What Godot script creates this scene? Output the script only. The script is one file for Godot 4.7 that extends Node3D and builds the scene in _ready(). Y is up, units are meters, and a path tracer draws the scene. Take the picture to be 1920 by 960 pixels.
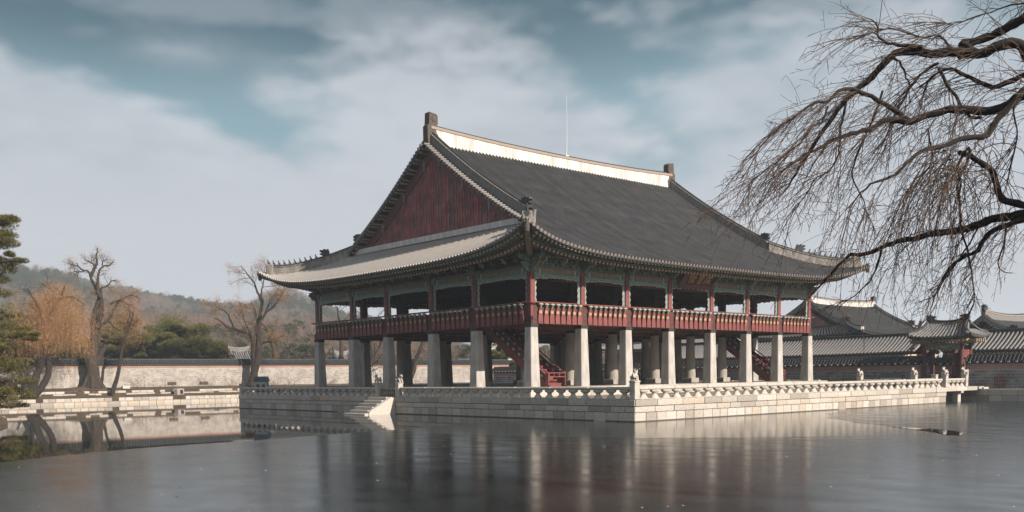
extends Node3D
# A two-storeyed timber pavilion on a walled stone island in a half-frozen palace pond. South is +z, east is +x, y = 0 is the water.

const FOCAL := 1783.4775
const EYE := Vector3(-44.35616, 2.70703, 48.24576)
const HEADING := 0.7141095
const PITCH := -0.0954919
const ROLL := -0.0138153
const PP := Vector2(946.9596, 877.11875)   # where the lens axis meets the picture, in pixels of 1920 x 960
var rng := RandomNumberGenerator.new()
var used := {}
var look_right: Vector3
var look_up: Vector3
var look_ahead: Vector3
var M := {}

# column lines of the pavilion
const XS := [0.0, 4.867, 9.584, 14.54, 19.86, 24.816, 29.533, 34.4]
const ZS := [0.0, -5.872, -11.129, -17.287, -22.543, -28.416]
const ZC := -14.208
const XC := 17.2
const DECK := 1.3
const STYL := 1.95
const PTOP := 6.26


# ---------------------------------------------------------------- mesh builder
class MB:
	var v := PackedVector3Array()
	var n := PackedVector3Array()
	var c := PackedColorArray()
	var ix := PackedInt32Array()
	var tint := Color.WHITE
	var coloured := false

	func quad(a: Vector3, b: Vector3, d: Vector3, e: Vector3) -> void:   # counter-clockwise seen from outside
		var nn := (b - a).cross(d - a)
		if nn.length_squared() < 1e-14:
			nn = (d - a).cross(e - a)
		nn = nn.normalized()
		var k := v.size()
		v.append(a); v.append(b); v.append(d); v.append(e)
		n.append(nn); n.append(nn); n.append(nn); n.append(nn)
		if coloured:
			c.append(tint); c.append(tint); c.append(tint); c.append(tint)
		ix.append(k); ix.append(k + 2); ix.append(k + 1); ix.append(k); ix.append(k + 3); ix.append(k + 2)

	func tri(a: Vector3, b: Vector3, d: Vector3) -> void:
		var nn := (b - a).cross(d - a).normalized()
		var k := v.size()
		v.append(a); v.append(b); v.append(d)
		n.append(nn); n.append(nn); n.append(nn)
		if coloured:
			c.append(tint); c.append(tint); c.append(tint)
		ix.append(k); ix.append(k + 2); ix.append(k + 1)

	func leaf(a: Vector3, b: Vector3, d: Vector3, nn: Vector3) -> void:
		var k := v.size()
		v.append(a); v.append(b); v.append(d)
		n.append(nn); n.append(nn); n.append(nn)
		if coloured:
			c.append(tint); c.append(tint); c.append(tint)
		if (b - a).cross(d - a).dot(nn) >= 0:
			ix.append(k); ix.append(k + 2); ix.append(k + 1)
		else:
			ix.append(k); ix.append(k + 1); ix.append(k + 2)

	func hexa(p: Array) -> void:   # eight corners: bottom 0 1 2 3 counter-clockwise from above, top 4 5 6 7 over them
		quad(p[4], p[5], p[6], p[7])
		quad(p[3], p[2], p[1], p[0])
		for i in 4:
			var j := (i + 1) % 4
			quad(p[i], p[j], p[4 + j], p[4 + i])

	func box(t: Transform3D, s: Vector3) -> void:
		var h := s * 0.5
		var p := []
		for y in [-h.y, h.y]:
			for q in [Vector2(-1, 1), Vector2(1, 1), Vector2(1, -1), Vector2(-1, -1)]:
				p.append(t * Vector3(q.x * h.x, y, q.y * h.z))
		hexa(p)

	func at(x: float, y: float, z: float, sx: float, sy: float, sz: float) -> void:
		box(Transform3D(Basis(), Vector3(x, y, z)), Vector3(sx, sy, sz))

	func bevel(t: Transform3D, s: Vector3, b: float) -> void:   # a box with chamfered edges all round
		var h := s * 0.5
		var q := h - Vector3(b, b, b)
		for ax in 3:
			for sg in [-1.0, 1.0]:
				var u := (ax + 1) % 3
				var w := (ax + 2) % 3
				var f := []
				for k in [Vector2(-1, -1), Vector2(1, -1), Vector2(1, 1), Vector2(-1, 1)]:
					var pt := Vector3()
					pt[ax] = sg * h[ax]; pt[u] = k.x * q[u]; pt[w] = k.y * q[w]
					f.append(t * pt)
				if sg < 0:
					f.reverse()
				quad(f[0], f[1], f[2], f[3])
		for ax in 3:
			var u := (ax + 1) % 3
			var w := (ax + 2) % 3
			for su in [-1.0, 1.0]:
				for sw in [-1.0, 1.0]:
					var a := Vector3(); var b2 := Vector3(); var d := Vector3(); var e := Vector3()
					a[ax] = -q[ax]; a[u] = su * h[u]; a[w] = sw * q[w]
					b2[ax] = q[ax]; b2[u] = su * h[u]; b2[w] = sw * q[w]
					d[ax] = q[ax]; d[u] = su * q[u]; d[w] = sw * h[w]
					e[ax] = -q[ax]; e[u] = su * q[u]; e[w] = sw * h[w]
					if su * sw < 0:
						quad(t * a, t * b2, t * d, t * e)
					else:
						quad(t * e, t * d, t * b2, t * a)
		for sx in [-1.0, 1.0]:
			for sy in [-1.0, 1.0]:
				for sz in [-1.0, 1.0]:
					var a := t * Vector3(sx * h.x, sy * q.y, sz * q.z)
					var b3 := t * Vector3(sx * q.x, sy * h.y, sz * q.z)
					var d := t * Vector3(sx * q.x, sy * q.y, sz * h.z)
					if sx * sy * sz > 0:
						tri(a, b3, d)
					else:
						tri(a, d, b3)

	func tube(p: PackedVector3Array, r: PackedFloat32Array, sides: int, caps := false) -> void:
		var m := p.size()
		if m < 2:
			return
		var t := (p[1] - p[0]).normalized()
		var u := t.cross(Vector3.UP if absf(t.y) < 0.9 else Vector3.RIGHT).normalized()
		var k0 := v.size()
		for i in m:
			if i > 0:
				t = ((p[mini(i + 1, m - 1)] - p[i - 1])).normalized()
				u = (u - t * u.dot(t)).normalized()
			var w := t.cross(u)
			for s in sides:
				var a := TAU * s / sides
				var d := u * cos(a) + w * sin(a)
				v.append(p[i] + d * r[i]); n.append(d)
				if coloured:
					c.append(tint)
		for i in m - 1:
			for s in sides:
				var s2 := (s + 1) % sides
				var a := k0 + i * sides + s
				var b := k0 + i * sides + s2
				ix.append(a); ix.append(a + sides); ix.append(b)
				ix.append(b); ix.append(a + sides); ix.append(b + sides)
		if caps:
			for e in [0, m - 1]:
				var ct := p[e]
				var ring := []
				for s in sides:
					ring.append(v[k0 + e * sides + s])
				for s in sides:
					if e == 0:
						tri(ct, ring[(s + 1) % sides], ring[s])
					else:
						tri(ct, ring[s], ring[(s + 1) % sides])

	func lathe(prof: PackedVector2Array, sides: int, t := Transform3D(), smooth := true) -> void:   # profile of (radius, height) from bottom to top
		var m := prof.size()
		if smooth:
			var k0 := v.size()
			for i in m:
				var d := prof[mini(i + 1, m - 1)] - prof[maxi(i - 1, 0)]
				var nr := Vector2(d.y, -d.x).normalized()
				for s in sides:
					var a := TAU * s / sides
					v.append(t * Vector3(prof[i].x * cos(a), prof[i].y, prof[i].x * sin(a)))
					n.append((t.basis.inverse().transposed() * Vector3(nr.x * cos(a), nr.y, nr.x * sin(a))).normalized())
					if coloured:
						c.append(tint)
			for i in m - 1:
				for s in sides:
					var s2 := (s + 1) % sides
					var a := k0 + i * sides + s
					var b := k0 + i * sides + s2
					ix.append(a); ix.append(b); ix.append(a + sides)
					ix.append(b); ix.append(b + sides); ix.append(a + sides)
		else:
			for i in m - 1:
				for s in sides:
					var a := TAU * (s + 0.5) / sides
					var b := TAU * (s + 1.5) / sides
					var p0 := t * Vector3(prof[i].x * cos(a), prof[i].y, prof[i].x * sin(a))
					var p1 := t * Vector3(prof[i].x * cos(b), prof[i].y, prof[i].x * sin(b))
					var p2 := t * Vector3(prof[i + 1].x * cos(b), prof[i + 1].y, prof[i + 1].x * sin(b))
					var p3 := t * Vector3(prof[i + 1].x * cos(a), prof[i + 1].y, prof[i + 1].x * sin(a))
					quad(p3, p2, p1, p0)

	func prism(poly: PackedVector2Array, depth: float, t: Transform3D) -> void:   # outline in x y, pushed from z = 0 to z = depth
		var pp := poly.duplicate()
		if Geometry2D.is_polygon_clockwise(pp):
			pp.reverse()
		var ids := Geometry2D.triangulate_polygon(pp)
		for i in range(0, ids.size(), 3):
			var a := pp[ids[i]]; var b := pp[ids[i + 1]]; var d := pp[ids[i + 2]]
			if (b - a).cross(d - a) < 0:
				var x := b; b = d; d = x
			tri(t * Vector3(a.x, a.y, depth), t * Vector3(b.x, b.y, depth), t * Vector3(d.x, d.y, depth))
			tri(t * Vector3(a.x, a.y, 0), t * Vector3(d.x, d.y, 0), t * Vector3(b.x, b.y, 0))
		for i in pp.size():
			var a := pp[i]
			var b := pp[(i + 1) % pp.size()]
			quad(t * Vector3(a.x, a.y, 0), t * Vector3(b.x, b.y, 0), t * Vector3(b.x, b.y, depth), t * Vector3(a.x, a.y, depth))

	# a round roof tile row: a half pipe over the path p, "across" is the horizontal direction over the row
	func tile_row(p: PackedVector3Array, across: Vector3, r: float, h: float, disc := true) -> void:
		var m := p.size()
		var k0 := v.size()
		if across.cross(p[1] - p[0]).y > 0:
			across = -across
		for i in m:
			var t := (p[mini(i + 1, m - 1)] - p[maxi(i - 1, 0)]).normalized()
			var up := -across.cross(t)
			for s in 5:
				var a := PI * s / 4.0
				v.append(p[i] + across * (cos(a) * r) + up * (sin(a) * h))
				n.append((across * cos(a) + up * sin(a)).normalized())
				if coloured:
					c.append(tint)
		for i in m - 1:
			for s in 4:
				var a := k0 + i * 5 + s
				ix.append(a); ix.append(a + 5); ix.append(a + 1)
				ix.append(a + 1); ix.append(a + 5); ix.append(a + 6)
		if disc:
			var f := (p[0] - p[1]).normalized()
			var ct := p[0] + Vector3(0, h * 0.15, 0)
			var up := across.cross(f)
			var front := ct + f * 0.05
			for s in 8:
				var a := TAU * s / 8.0
				var b := TAU * (s + 1) / 8.0
				var o1 := (across * cos(a) + up * sin(a)) * r * 1.12
				var o2 := (across * cos(b) + up * sin(b)) * r * 1.12
				leaf(front, front + o1, front + o2, f)
				quad(front + o1, ct - f * 0.05 + o1, ct - f * 0.05 + o2, front + o2)

	func sheet(g: Array) -> void:   # rows of points, smooth shaded; counter-clockwise going along a row and then to the next
		var rows := g.size()
		var cols: int = g[0].size()
		var k0 := v.size()
		for i in rows:
			for j in cols:
				var du: Vector3 = g[i][mini(j + 1, cols - 1)] - g[i][maxi(j - 1, 0)]
				var dv: Vector3 = g[mini(i + 1, rows - 1)][j] - g[maxi(i - 1, 0)][j]
				v.append(g[i][j]); n.append(du.cross(dv).normalized())
				if coloured:
					c.append(tint)
		for i in rows - 1:
			for j in cols - 1:
				var a := k0 + i * cols + j
				ix.append(a); ix.append(a + cols); ix.append(a + 1)
				ix.append(a + 1); ix.append(a + cols); ix.append(a + cols + 1)

	func done(m: Material) -> ArrayMesh:
		var out := ArrayMesh.new()
		if v.is_empty():
			return out
		var a := []
		a.resize(Mesh.ARRAY_MAX)
		a[Mesh.ARRAY_VERTEX] = v
		a[Mesh.ARRAY_NORMAL] = n
		a[Mesh.ARRAY_INDEX] = ix
		if coloured:
			a[Mesh.ARRAY_COLOR] = c
		out.add_surface_from_arrays(Mesh.PRIMITIVE_TRIANGLES, a)
		out.surface_set_material(0, m)
		return out


# ---------------------------------------------------------------- nodes
func numbered(called: String, parent: Node) -> String:
	var key := str(parent.get_instance_id()) + called
	var k: int = used.get(key, 0)
	used[key] = k + 1
	return called if k == 0 else "%s_%03d" % [called, k]


func thing(called: String, label: String, category: String, group := "", where := Vector3.ZERO) -> Node3D:
	var o := Node3D.new()
	o.name = numbered(called, self)
	o.position = where
	add_child(o, true)
	tag(o, label, category, group)
	return o


func tag(o: Node, label: String, category: String, group := "") -> void:
	o.set_meta("label", label)
	o.set_meta("category", category)
	if group != "":
		o.set_meta("group", group)


func part(called: String, mesh: Mesh, parent: Node, where := Transform3D(), label := "") -> MeshInstance3D:
	var o := MeshInstance3D.new()
	o.name = numbered(called, parent)
	o.mesh = mesh
	o.transform = where
	parent.add_child(o, true)
	if label != "":
		o.set_meta("label", label)
	return o


func stuff_part(called: String, mesh: Mesh, parent: Node) -> MeshInstance3D:
	var o := part(called, mesh, parent)
	o.set_meta("kind", "stuff")
	return o


func structure(called: String, mesh: Mesh, kind := "structure", where := Transform3D()) -> MeshInstance3D:
	var o := part(called, mesh, self, where)
	o.set_meta("kind", kind)
	return o


func group_node(called: String, parent: Node) -> Node3D:
	var o := Node3D.new()
	o.name = numbered(called, parent)
	parent.add_child(o, true)
	return o


func copy(o: Node3D, label := "") -> Node3D:
	var d: Node3D = o.duplicate()
	d.name = numbered(str(o.name).rstrip("0123456789").rstrip("_"), self)
	add_child(d, true)
	if label != "":
		d.set_meta("label", label)
	return d


func place(x: float, y: float, z: float, turn := 0.0) -> Transform3D:
	return Transform3D(Basis(Vector3.UP, turn), Vector3(x, y, z))


# a point of the place: along the line of sight through a point of the picture, as many metres off (measured level) as told
func seen(u: float, v: float, far: float) -> Vector3:
	var r := look_ahead + look_right * ((u - PP.x) / FOCAL) - look_up * ((v - PP.y) / FOCAL)
	return EYE + r * (far / Vector2(r.x, r.z).length())


# the same on the plane z = const
func seen_z(u: float, v: float, z: float) -> Vector3:
	var r := look_ahead + look_right * ((u - PP.x) / FOCAL) - look_up * ((v - PP.y) / FOCAL)
	return EYE + r * ((z - EYE.z) / r.z)


# the same on the plane y = const
func seen_y(u: float, v: float, y: float) -> Vector3:
	var r := look_ahead + look_right * ((u - PP.x) / FOCAL) - look_up * ((v - PP.y) / FOCAL)
	return EYE + r * ((y - EYE.y) / r.y)


func lin(r: float, g: float, b: float) -> Color:
	return Color(r, g, b).linear_to_srgb()


# ---------------------------------------------------------------- materials
func noise_tex(freq: float, lo: float, hi: float, octaves := 4, kind := FastNoiseLite.TYPE_SIMPLEX_SMOOTH, sd := 1, size := 512, mid := -1.0) -> ImageTexture:
	var f := FastNoiseLite.new()
	f.noise_type = kind
	f.frequency = freq
	f.fractal_octaves = octaves
	f.seed = sd
	var im := f.get_seamless_image(size, size, false, false, 0.15, true)
	im.convert(Image.FORMAT_L8)
	var bytes := im.get_data()
	for i in bytes.size():
		var x := bytes[i] / 255.0
		if mid >= 0:
			x = smoothstep(mid - 0.3, mid + 0.3, x)
		bytes[i] = int(clampf(lerpf(lo, hi, x), 0, 1) * 255)
	return ImageTexture.create_from_image(Image.create_from_data(size, size, false, Image.FORMAT_L8, bytes))


func mat(called: String, col: Color, rough: float, tex: Texture2D = null, scale := Vector3.ONE, coarse: Texture2D = null, coarse_scale := Vector3.ONE, bump := 0.0, spec := 0.5) -> StandardMaterial3D:
	var m := StandardMaterial3D.new()
	m.resource_name = called
	m.albedo_color = col
	m.roughness = rough
	m.metallic_specular = spec
	if tex:
		m.albedo_texture = tex
		m.uv1_triplanar = true
		m.uv1_world_triplanar = true
		m.uv1_scale = scale
		if bump > 0:
			m.heightmap_enabled = true
			m.heightmap_texture = tex
			m.heightmap_scale = bump
	if coarse:
		m.detail_enabled = true
		m.detail_blend_mode = BaseMaterial3D.BLEND_MODE_MUL
		m.detail_albedo = coarse
		m.detail_uv_layer = BaseMaterial3D.DETAIL_UV_2
		m.uv2_triplanar = true
		m.uv2_world_triplanar = true
		m.uv2_scale = coarse_scale
	M[called] = m
	return m


func tones(called: String, cols: Array, rough: float, tex: Texture2D, scale: Vector3, coarse: Texture2D, coarse_scale: Vector3, bump := 0.0) -> void:
	for i in cols.size():
		mat("%s%d" % [called, i], cols[i], rough, tex, scale, coarse, coarse_scale, bump)


func leafy(called: String, back := 0.5) -> StandardMaterial3D:
	var m := StandardMaterial3D.new()
	m.resource_name = called
	m.vertex_color_use_as_albedo = true
	m.albedo_color = Color(0.93, 0.93, 0.93)
	m.roughness = 0.75
	m.metallic_specular = 0.25
	m.backlight_enabled = back > 0
	m.backlight = Color(back, back, back)
	M[called] = m
	return m


func materials() -> void:
	var fine := noise_tex(0.06, 0.7, 1.0, 3, FastNoiseLite.TYPE_VALUE, 3)
	var speck := noise_tex(0.25, 0.72, 1.0, 2, FastNoiseLite.TYPE_VALUE, 5)
	var blotch := noise_tex(0.012, 0.55, 1.0, 5, FastNoiseLite.TYPE_SIMPLEX_SMOOTH, 8)
	var soft := noise_tex(0.01, 0.8, 1.0, 4, FastNoiseLite.TYPE_SIMPLEX_SMOOTH, 21)
	var grime := noise_tex(0.014, 0.60, 1.0, 5, FastNoiseLite.TYPE_SIMPLEX_SMOOTH, 33, 512, 0.4)
	var grain := noise_tex(0.05, 0.45, 1.0, 4, FastNoiseLite.TYPE_SIMPLEX_SMOOTH, 41)
	tones("granite", [lin(0.616, 0.563, 0.502), lin(0.704, 0.651, 0.590), lin(0.546, 0.502, 0.449), lin(0.651, 0.590, 0.519), lin(0.440, 0.396, 0.352), lin(0.616, 0.528, 0.431)], 0.88, speck, Vector3(1.6, 1.6, 1.6), soft, Vector3(0.9, 1.3, 0.9), 0.5)
	mat("granite_rail", lin(0.624, 0.577, 0.515), 0.85, speck, Vector3(1.4, 1.4, 1.4), soft, Vector3(0.5, 0.5, 0.5), 0.3)
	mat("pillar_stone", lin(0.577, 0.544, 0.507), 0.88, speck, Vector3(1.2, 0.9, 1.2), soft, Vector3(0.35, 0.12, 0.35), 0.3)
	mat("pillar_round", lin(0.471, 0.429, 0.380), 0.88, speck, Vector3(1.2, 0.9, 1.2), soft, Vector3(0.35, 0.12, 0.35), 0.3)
	mat("deck_sand", lin(0.471, 0.388, 0.296), 0.95, fine, Vector3(0.8, 0.8, 0.8), blotch, Vector3(0.05, 0.05, 0.05))
	mat("black_iron", lin(0.02, 0.021, 0.024), 0.6, fine, Vector3(2, 2, 2))
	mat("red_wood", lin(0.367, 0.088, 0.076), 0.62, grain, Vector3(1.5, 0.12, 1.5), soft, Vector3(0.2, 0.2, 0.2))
	mat("red_board", lin(0.383, 0.092, 0.080), 0.65, grain, Vector3(0.15, 1.6, 0.15), soft, Vector3(0.2, 0.2, 0.2))
	mat("red_dark", lin(0.17, 0.05, 0.044), 0.7, grain, Vector3(0.15, 1.6, 0.15), soft, Vector3(0.2, 0.2, 0.2))
	mat("floor_wood", lin(0.345, 0.149, 0.109), 0.8, grain, Vector3(0.15, 1, 1), soft, Vector3(0.2, 0.2, 0.2))
	tones("plank", [lin(0.635, 0.169, 0.175), lin(0.469, 0.169, 0.175), lin(0.745, 0.156, 0.156), lin(0.524, 0.200, 0.200)], 0.75, grain, Vector3(2.2, 0.14, 2.2), blotch, Vector3(0.11, 0.11, 0.11), 0.3)
	mat("plank_batten", lin(0.550, 0.363, 0.352), 0.75, grain, Vector3(2.2, 0.1, 2.2), grime, Vector3(0.6, 0.1, 0.6), 0.3)
	mat("barge_wood", lin(0.22, 0.085, 0.08), 0.75, grain, Vector3(0.3, 1.2, 0.3))
	mat("green_wood", lin(0.324, 0.419, 0.311), 0.75, fine, Vector3(0.8, 0.8, 0.8), blotch, Vector3(0.4, 0.4, 0.4))
	mat("green_dark", lin(0.225, 0.300, 0.240), 0.8, fine, Vector3(0.8, 0.8, 0.8), grime, Vector3(0.7, 0.7, 0.7))
	mat("beam_olive", lin(0.468, 0.390, 0.260), 0.75, grain, Vector3(0.15, 1.2, 0.15), soft, Vector3(0.3, 0.3, 0.3))
	mat("teal_paint", lin(0.312, 0.598, 0.572), 0.7, fine, Vector3(1.2, 1.2, 1.2), blotch, Vector3(0.9, 0.9, 0.9))
	mat("blue_paint", lin(0.15, 0.19, 0.42), 0.7, fine, Vector3(1, 1, 1))
	mat("jade_pale", lin(0.380, 0.456, 0.380), 0.7, fine, Vector3(1, 1, 1))
	mat("pink_edge", lin(0.720, 0.504, 0.432), 0.75, fine, Vector3(1, 1, 1))
	mat("ochre_paint", lin(0.400, 0.291, 0.162), 0.75, fine, Vector3(1, 1, 1))
	mat("rafter_end", lin(0.660, 0.473, 0.363), 0.75, fine, Vector3(1, 1, 1))
	mat("rafter_wood", lin(0.322, 0.259, 0.182), 0.8, grain, Vector3(1, 1, 1))
	mat("flying_end", lin(0.682, 0.682, 0.495), 0.75, fine, Vector3(1, 1, 1))
	mat("soffit", lin(0.336, 0.280, 0.210), 0.85, fine, Vector3(0.6, 0.6, 0.6))
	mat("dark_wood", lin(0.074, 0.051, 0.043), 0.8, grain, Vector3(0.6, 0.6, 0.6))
	mat("door_paper", lin(0.36, 0.29, 0.23), 0.85, fine, Vector3(0.5, 0.5, 0.5))
	tones("roof_tile", [lin(0.076, 0.076, 0.082), lin(0.088, 0.087, 0.092), lin(0.063, 0.064, 0.071), lin(0.081, 0.077, 0.078)], 0.62, fine, Vector3(0.9, 0.9, 0.9), blotch, Vector3(0.10, 0.10, 0.10))
	mat("roof_tile_old", lin(0.43, 0.392, 0.362), 0.42, fine, Vector3(1.1, 1.1, 1.1), soft, Vector3(0.3, 0.3, 0.3), 0.0, 0.75)
	mat("roof_base", lin(0.022, 0.023, 0.026), 0.75, fine, Vector3(0.8, 0.8, 0.8))
	mat("verge_tile", lin(0.205, 0.190, 0.186), 0.7, fine, Vector3(1, 1, 1))
	mat("tile_disc", lin(0.228, 0.190, 0.182), 0.75, fine, Vector3(0.8, 0.8, 0.8))
	mat("plaster_white", lin(0.699, 0.676, 0.654), 0.9, soft, Vector3(0.55, 0.07, 0.55), soft, Vector3(0.21, 0.03, 0.21))
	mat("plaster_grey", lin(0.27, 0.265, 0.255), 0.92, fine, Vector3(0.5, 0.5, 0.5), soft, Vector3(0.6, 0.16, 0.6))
	mat("plaster_hip", lin(0.471, 0.429, 0.388), 0.92, fine, Vector3(0.5, 0.5, 0.5), blotch, Vector3(0.4, 0.12, 0.4))
	mat("ridge_cap", lin(0.350, 0.281, 0.228), 0.9, fine, Vector3(1, 1, 1))
	mat("figure_clay", lin(0.05, 0.047, 0.046), 0.8, speck, Vector3(1.2, 1.2, 1.2))
	mat("finial_clay", lin(0.15, 0.12, 0.095), 0.85, speck, Vector3(0.9, 0.9, 0.9), blotch, Vector3(0.9, 0.9, 0.9), 2.0)
	mat("sign_black", lin(0.016, 0.014, 0.013), 0.6, fine, Vector3(1, 1, 1))
	mat("sign_gold", lin(0.46, 0.23, 0.07), 0.55, fine, Vector3(1, 1, 1))
	mat("rod_metal", lin(0.45, 0.47, 0.48), 0.4)
	# walls
	mat("mortar_pale", lin(0.638, 0.593, 0.540), 0.95, fine, Vector3(0.4, 0.4, 0.4), soft, Vector3(0.05, 0.05, 0.05))
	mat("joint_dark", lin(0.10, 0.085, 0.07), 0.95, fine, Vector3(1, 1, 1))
	mat("mortar_dim", lin(0.62, 0.60, 0.57), 0.95, fine, Vector3(0.4, 0.4, 0.4))
	tones("wall_block", [lin(0.502, 0.456, 0.414), lin(0.562, 0.517, 0.471), lin(0.426, 0.388, 0.353)], 0.9, speck, Vector3(0.8, 0.8, 0.8), soft, Vector3(0.1, 0.1, 0.1))
	tones("grey_block", [lin(0.462, 0.462, 0.462), lin(0.550, 0.539, 0.528), lin(0.374, 0.376, 0.380)], 0.9, speck, Vector3(0.8, 0.8, 0.8), blotch, Vector3(0.1, 0.1, 0.1))
	mat("brick_red", lin(0.471, 0.274, 0.213), 0.92, speck, Vector3(0.9, 0.9, 0.9), soft, Vector3(0.1, 0.1, 0.1))
	mat("brick_dim", lin(0.572, 0.330, 0.275), 0.92, speck, Vector3(0.9, 0.9, 0.9), soft, Vector3(0.1, 0.1, 0.1))
	mat("wall_tile", lin(0.065, 0.067, 0.072), 0.6, fine, Vector3(0.7, 0.7, 0.7), blotch, Vector3(0.2, 0.2, 0.2), 0.0, 0.4)
	mat("palace_tile", lin(0.27, 0.262, 0.26), 0.65, fine, Vector3(0.7, 0.7, 0.7), soft, Vector3(0.2, 0.2, 0.2), 0.0, 0.4)
	mat("palace_tile_dark", lin(0.084, 0.084, 0.088), 0.65, fine, Vector3(0.7, 0.7, 0.7), blotch, Vector3(0.2, 0.2, 0.2), 0.0, 0.4)
	# ground and plants
	mat("soil", lin(0.150, 0.104, 0.062), 0.97, fine, Vector3(0.5, 0.5, 0.5), blotch, Vector3(0.06, 0.06, 0.06))
	mat("leaf_litter", lin(0.075, 0.061, 0.050), 0.97, fine, Vector3(0.2, 0.2, 0.2), blotch, Vector3(0.02, 0.02, 0.02))
	mat("bark", lin(0.075, 0.054, 0.042), 0.95, grain, Vector3(1.6, 0.4, 1.6), blotch, Vector3(0.5, 0.5, 0.5), 4.0)
	mat("bark_pale", lin(0.13, 0.095, 0.07), 0.95, grain, Vector3(1.4, 0.35, 1.4), blotch, Vector3(0.5, 0.5, 0.5), 5.0)
	mat("bark_fore", lin(0.068, 0.048, 0.038), 0.93, grain, Vector3(2.6, 2.6, 2.6), blotch, Vector3(1.1, 1.1, 1.1), 2.5)
	mat("twig_fore", lin(0.076, 0.048, 0.035), 0.9)
	mat("twig", lin(0.16, 0.105, 0.075), 0.9)
	leafy("leaves")
	leafy("needles", 0.3)
	leafy("twigs_far", 0.0)
	mat("kiosk_white", lin(0.471, 0.502, 0.517), 0.7, fine, Vector3(1, 1, 1))
	mat("kiosk_roof", lin(0.05, 0.07, 0.09), 0.6)
	mat("window_dark", lin(0.012, 0.012, 0.014), 0.3)
	mat("fence_brown", lin(0.15, 0.09, 0.06), 0.85, grain, Vector3(1, 1, 1))
	mat("skin", lin(0.45, 0.26, 0.19), 0.6)
	mat("cloth_dark", lin(0.02, 0.02, 0.025), 0.9)
	mat("hair", lin(0.012, 0.01, 0.009), 0.6)
	# water and ice
	var w := mat("water", lin(0.010, 0.014, 0.011), 0.025)
	w.metallic_specular = 0.55
	var ripple := noise_tex(0.03, 0.0, 1.0, 3, FastNoiseLite.TYPE_SIMPLEX_SMOOTH, 55)
	var ri: Image = ripple.get_image()
	ri.convert(Image.FORMAT_RGBA8)
	ri.bump_map_to_normal_map(1.0)
	w.normal_enabled = true
	w.normal_texture = ImageTexture.create_from_image(ri)
	w.normal_scale = 0.012
	w.uv1_triplanar = true; w.uv1_world_triplanar = true
	w.uv1_scale = Vector3(0.25, 0.25, 0.25)
	var skin := w.duplicate()
	skin.resource_name = "thin_ice"
	skin.roughness = 0.13
	skin.normal_scale = 0.05
	skin.albedo_color = lin(0.016, 0.02, 0.016)
	M["thin_ice"] = skin
	var ice := mat("ice", lin(0.024, 0.031, 0.031), 1.0)
	ice.albedo_texture = noise_tex(0.02, 0.55, 1.0, 5, FastNoiseLite.TYPE_SIMPLEX_SMOOTH, 61)
	ice.roughness_texture = noise_tex(0.02, 0.13, 0.235, 5, FastNoiseLite.TYPE_SIMPLEX_SMOOTH, 67, 1024)
	ice.roughness_texture_channel = BaseMaterial3D.TEXTURE_CHANNEL_RED
	ice.uv1_triplanar = true; ice.uv1_world_triplanar = true
	ice.uv1_scale = Vector3(0.035, 0.035, 0.022)
	ice.metallic_specular = 0.32
	mat("ice_speck", lin(0.5, 0.5, 0.5), 0.8)
	mat("dead_leaf", lin(0.18, 0.10, 0.05), 0.9)


# ---------------------------------------------------------------- build
func _ready() -> void:
	rng.seed = 7
	var ahead0 := Vector3(sin(HEADING) * cos(PITCH), sin(PITCH), -cos(HEADING) * cos(PITCH))
	var right0 := Vector3(cos(HEADING), 0, sin(HEADING))
	var up0 := right0.cross(ahead0)
	look_ahead = ahead0
	look_right = right0 * cos(ROLL) + up0 * sin(ROLL)
	look_up = up0 * cos(ROLL) - right0 * sin(ROLL)

	var cam := Camera3D.new()
	cam.name = "camera"
	add_child(cam, true)
	cam.transform = Transform3D(Basis(look_right, look_up, -look_ahead), EYE)
	var near := 0.3
	cam.set_frustum(near * 960.0 / FOCAL, Vector2((960.0 - PP.x) / FOCAL * near, (PP.y - 480.0) / FOCAL * near), near, 3000.0)
	cam.current = true

	var env := Environment.new()
	env.background_mode = Environment.BG_SKY
	var sky := Sky.new()
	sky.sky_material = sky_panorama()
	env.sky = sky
	env.tonemap_mode = Environment.TONE_MAPPER_LINEAR
	env.tonemap_exposure = 1.95
	env.background_energy_multiplier = 0.51
	env.fog_enabled = true
	env.fog_density = 0.0004
	env.fog_light_color = Color(0.80, 0.85, 0.90)
	env.sdfgi_enabled = true
	env.ssao_enabled = true
	env.ssil_enabled = true
	var we := WorldEnvironment.new()
	we.name = "environment"
	we.environment = env
	add_child(we, true)

	var sun := DirectionalLight3D.new()
	sun.name = "sun"
	sun.light_energy = 1.5
	sun.light_color = Color(1.0, 0.945, 0.885)
	sun.light_angular_distance = 0.5
	sun.shadow_enabled = true
	add_child(sun, true)
	var sa := deg_to_rad(10.0)
	var se := deg_to_rad(28.0)
	sun.look_at_from_position(Vector3(0, 40, 0), Vector3(0, 40, 0) - Vector3(sin(sa) * cos(se), sin(se), cos(sa) * cos(se)))

	materials()
	pond_and_ground()
	hills()
	platform()
	pavilion()
	signboard()
	rails_on_island()
	boat_steps()
	bridge()
	north_wall()
	east_wall()
	gate_house()
	palace_roofs()
	north_trees()
	weeping_tree()
	small_things()


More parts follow.
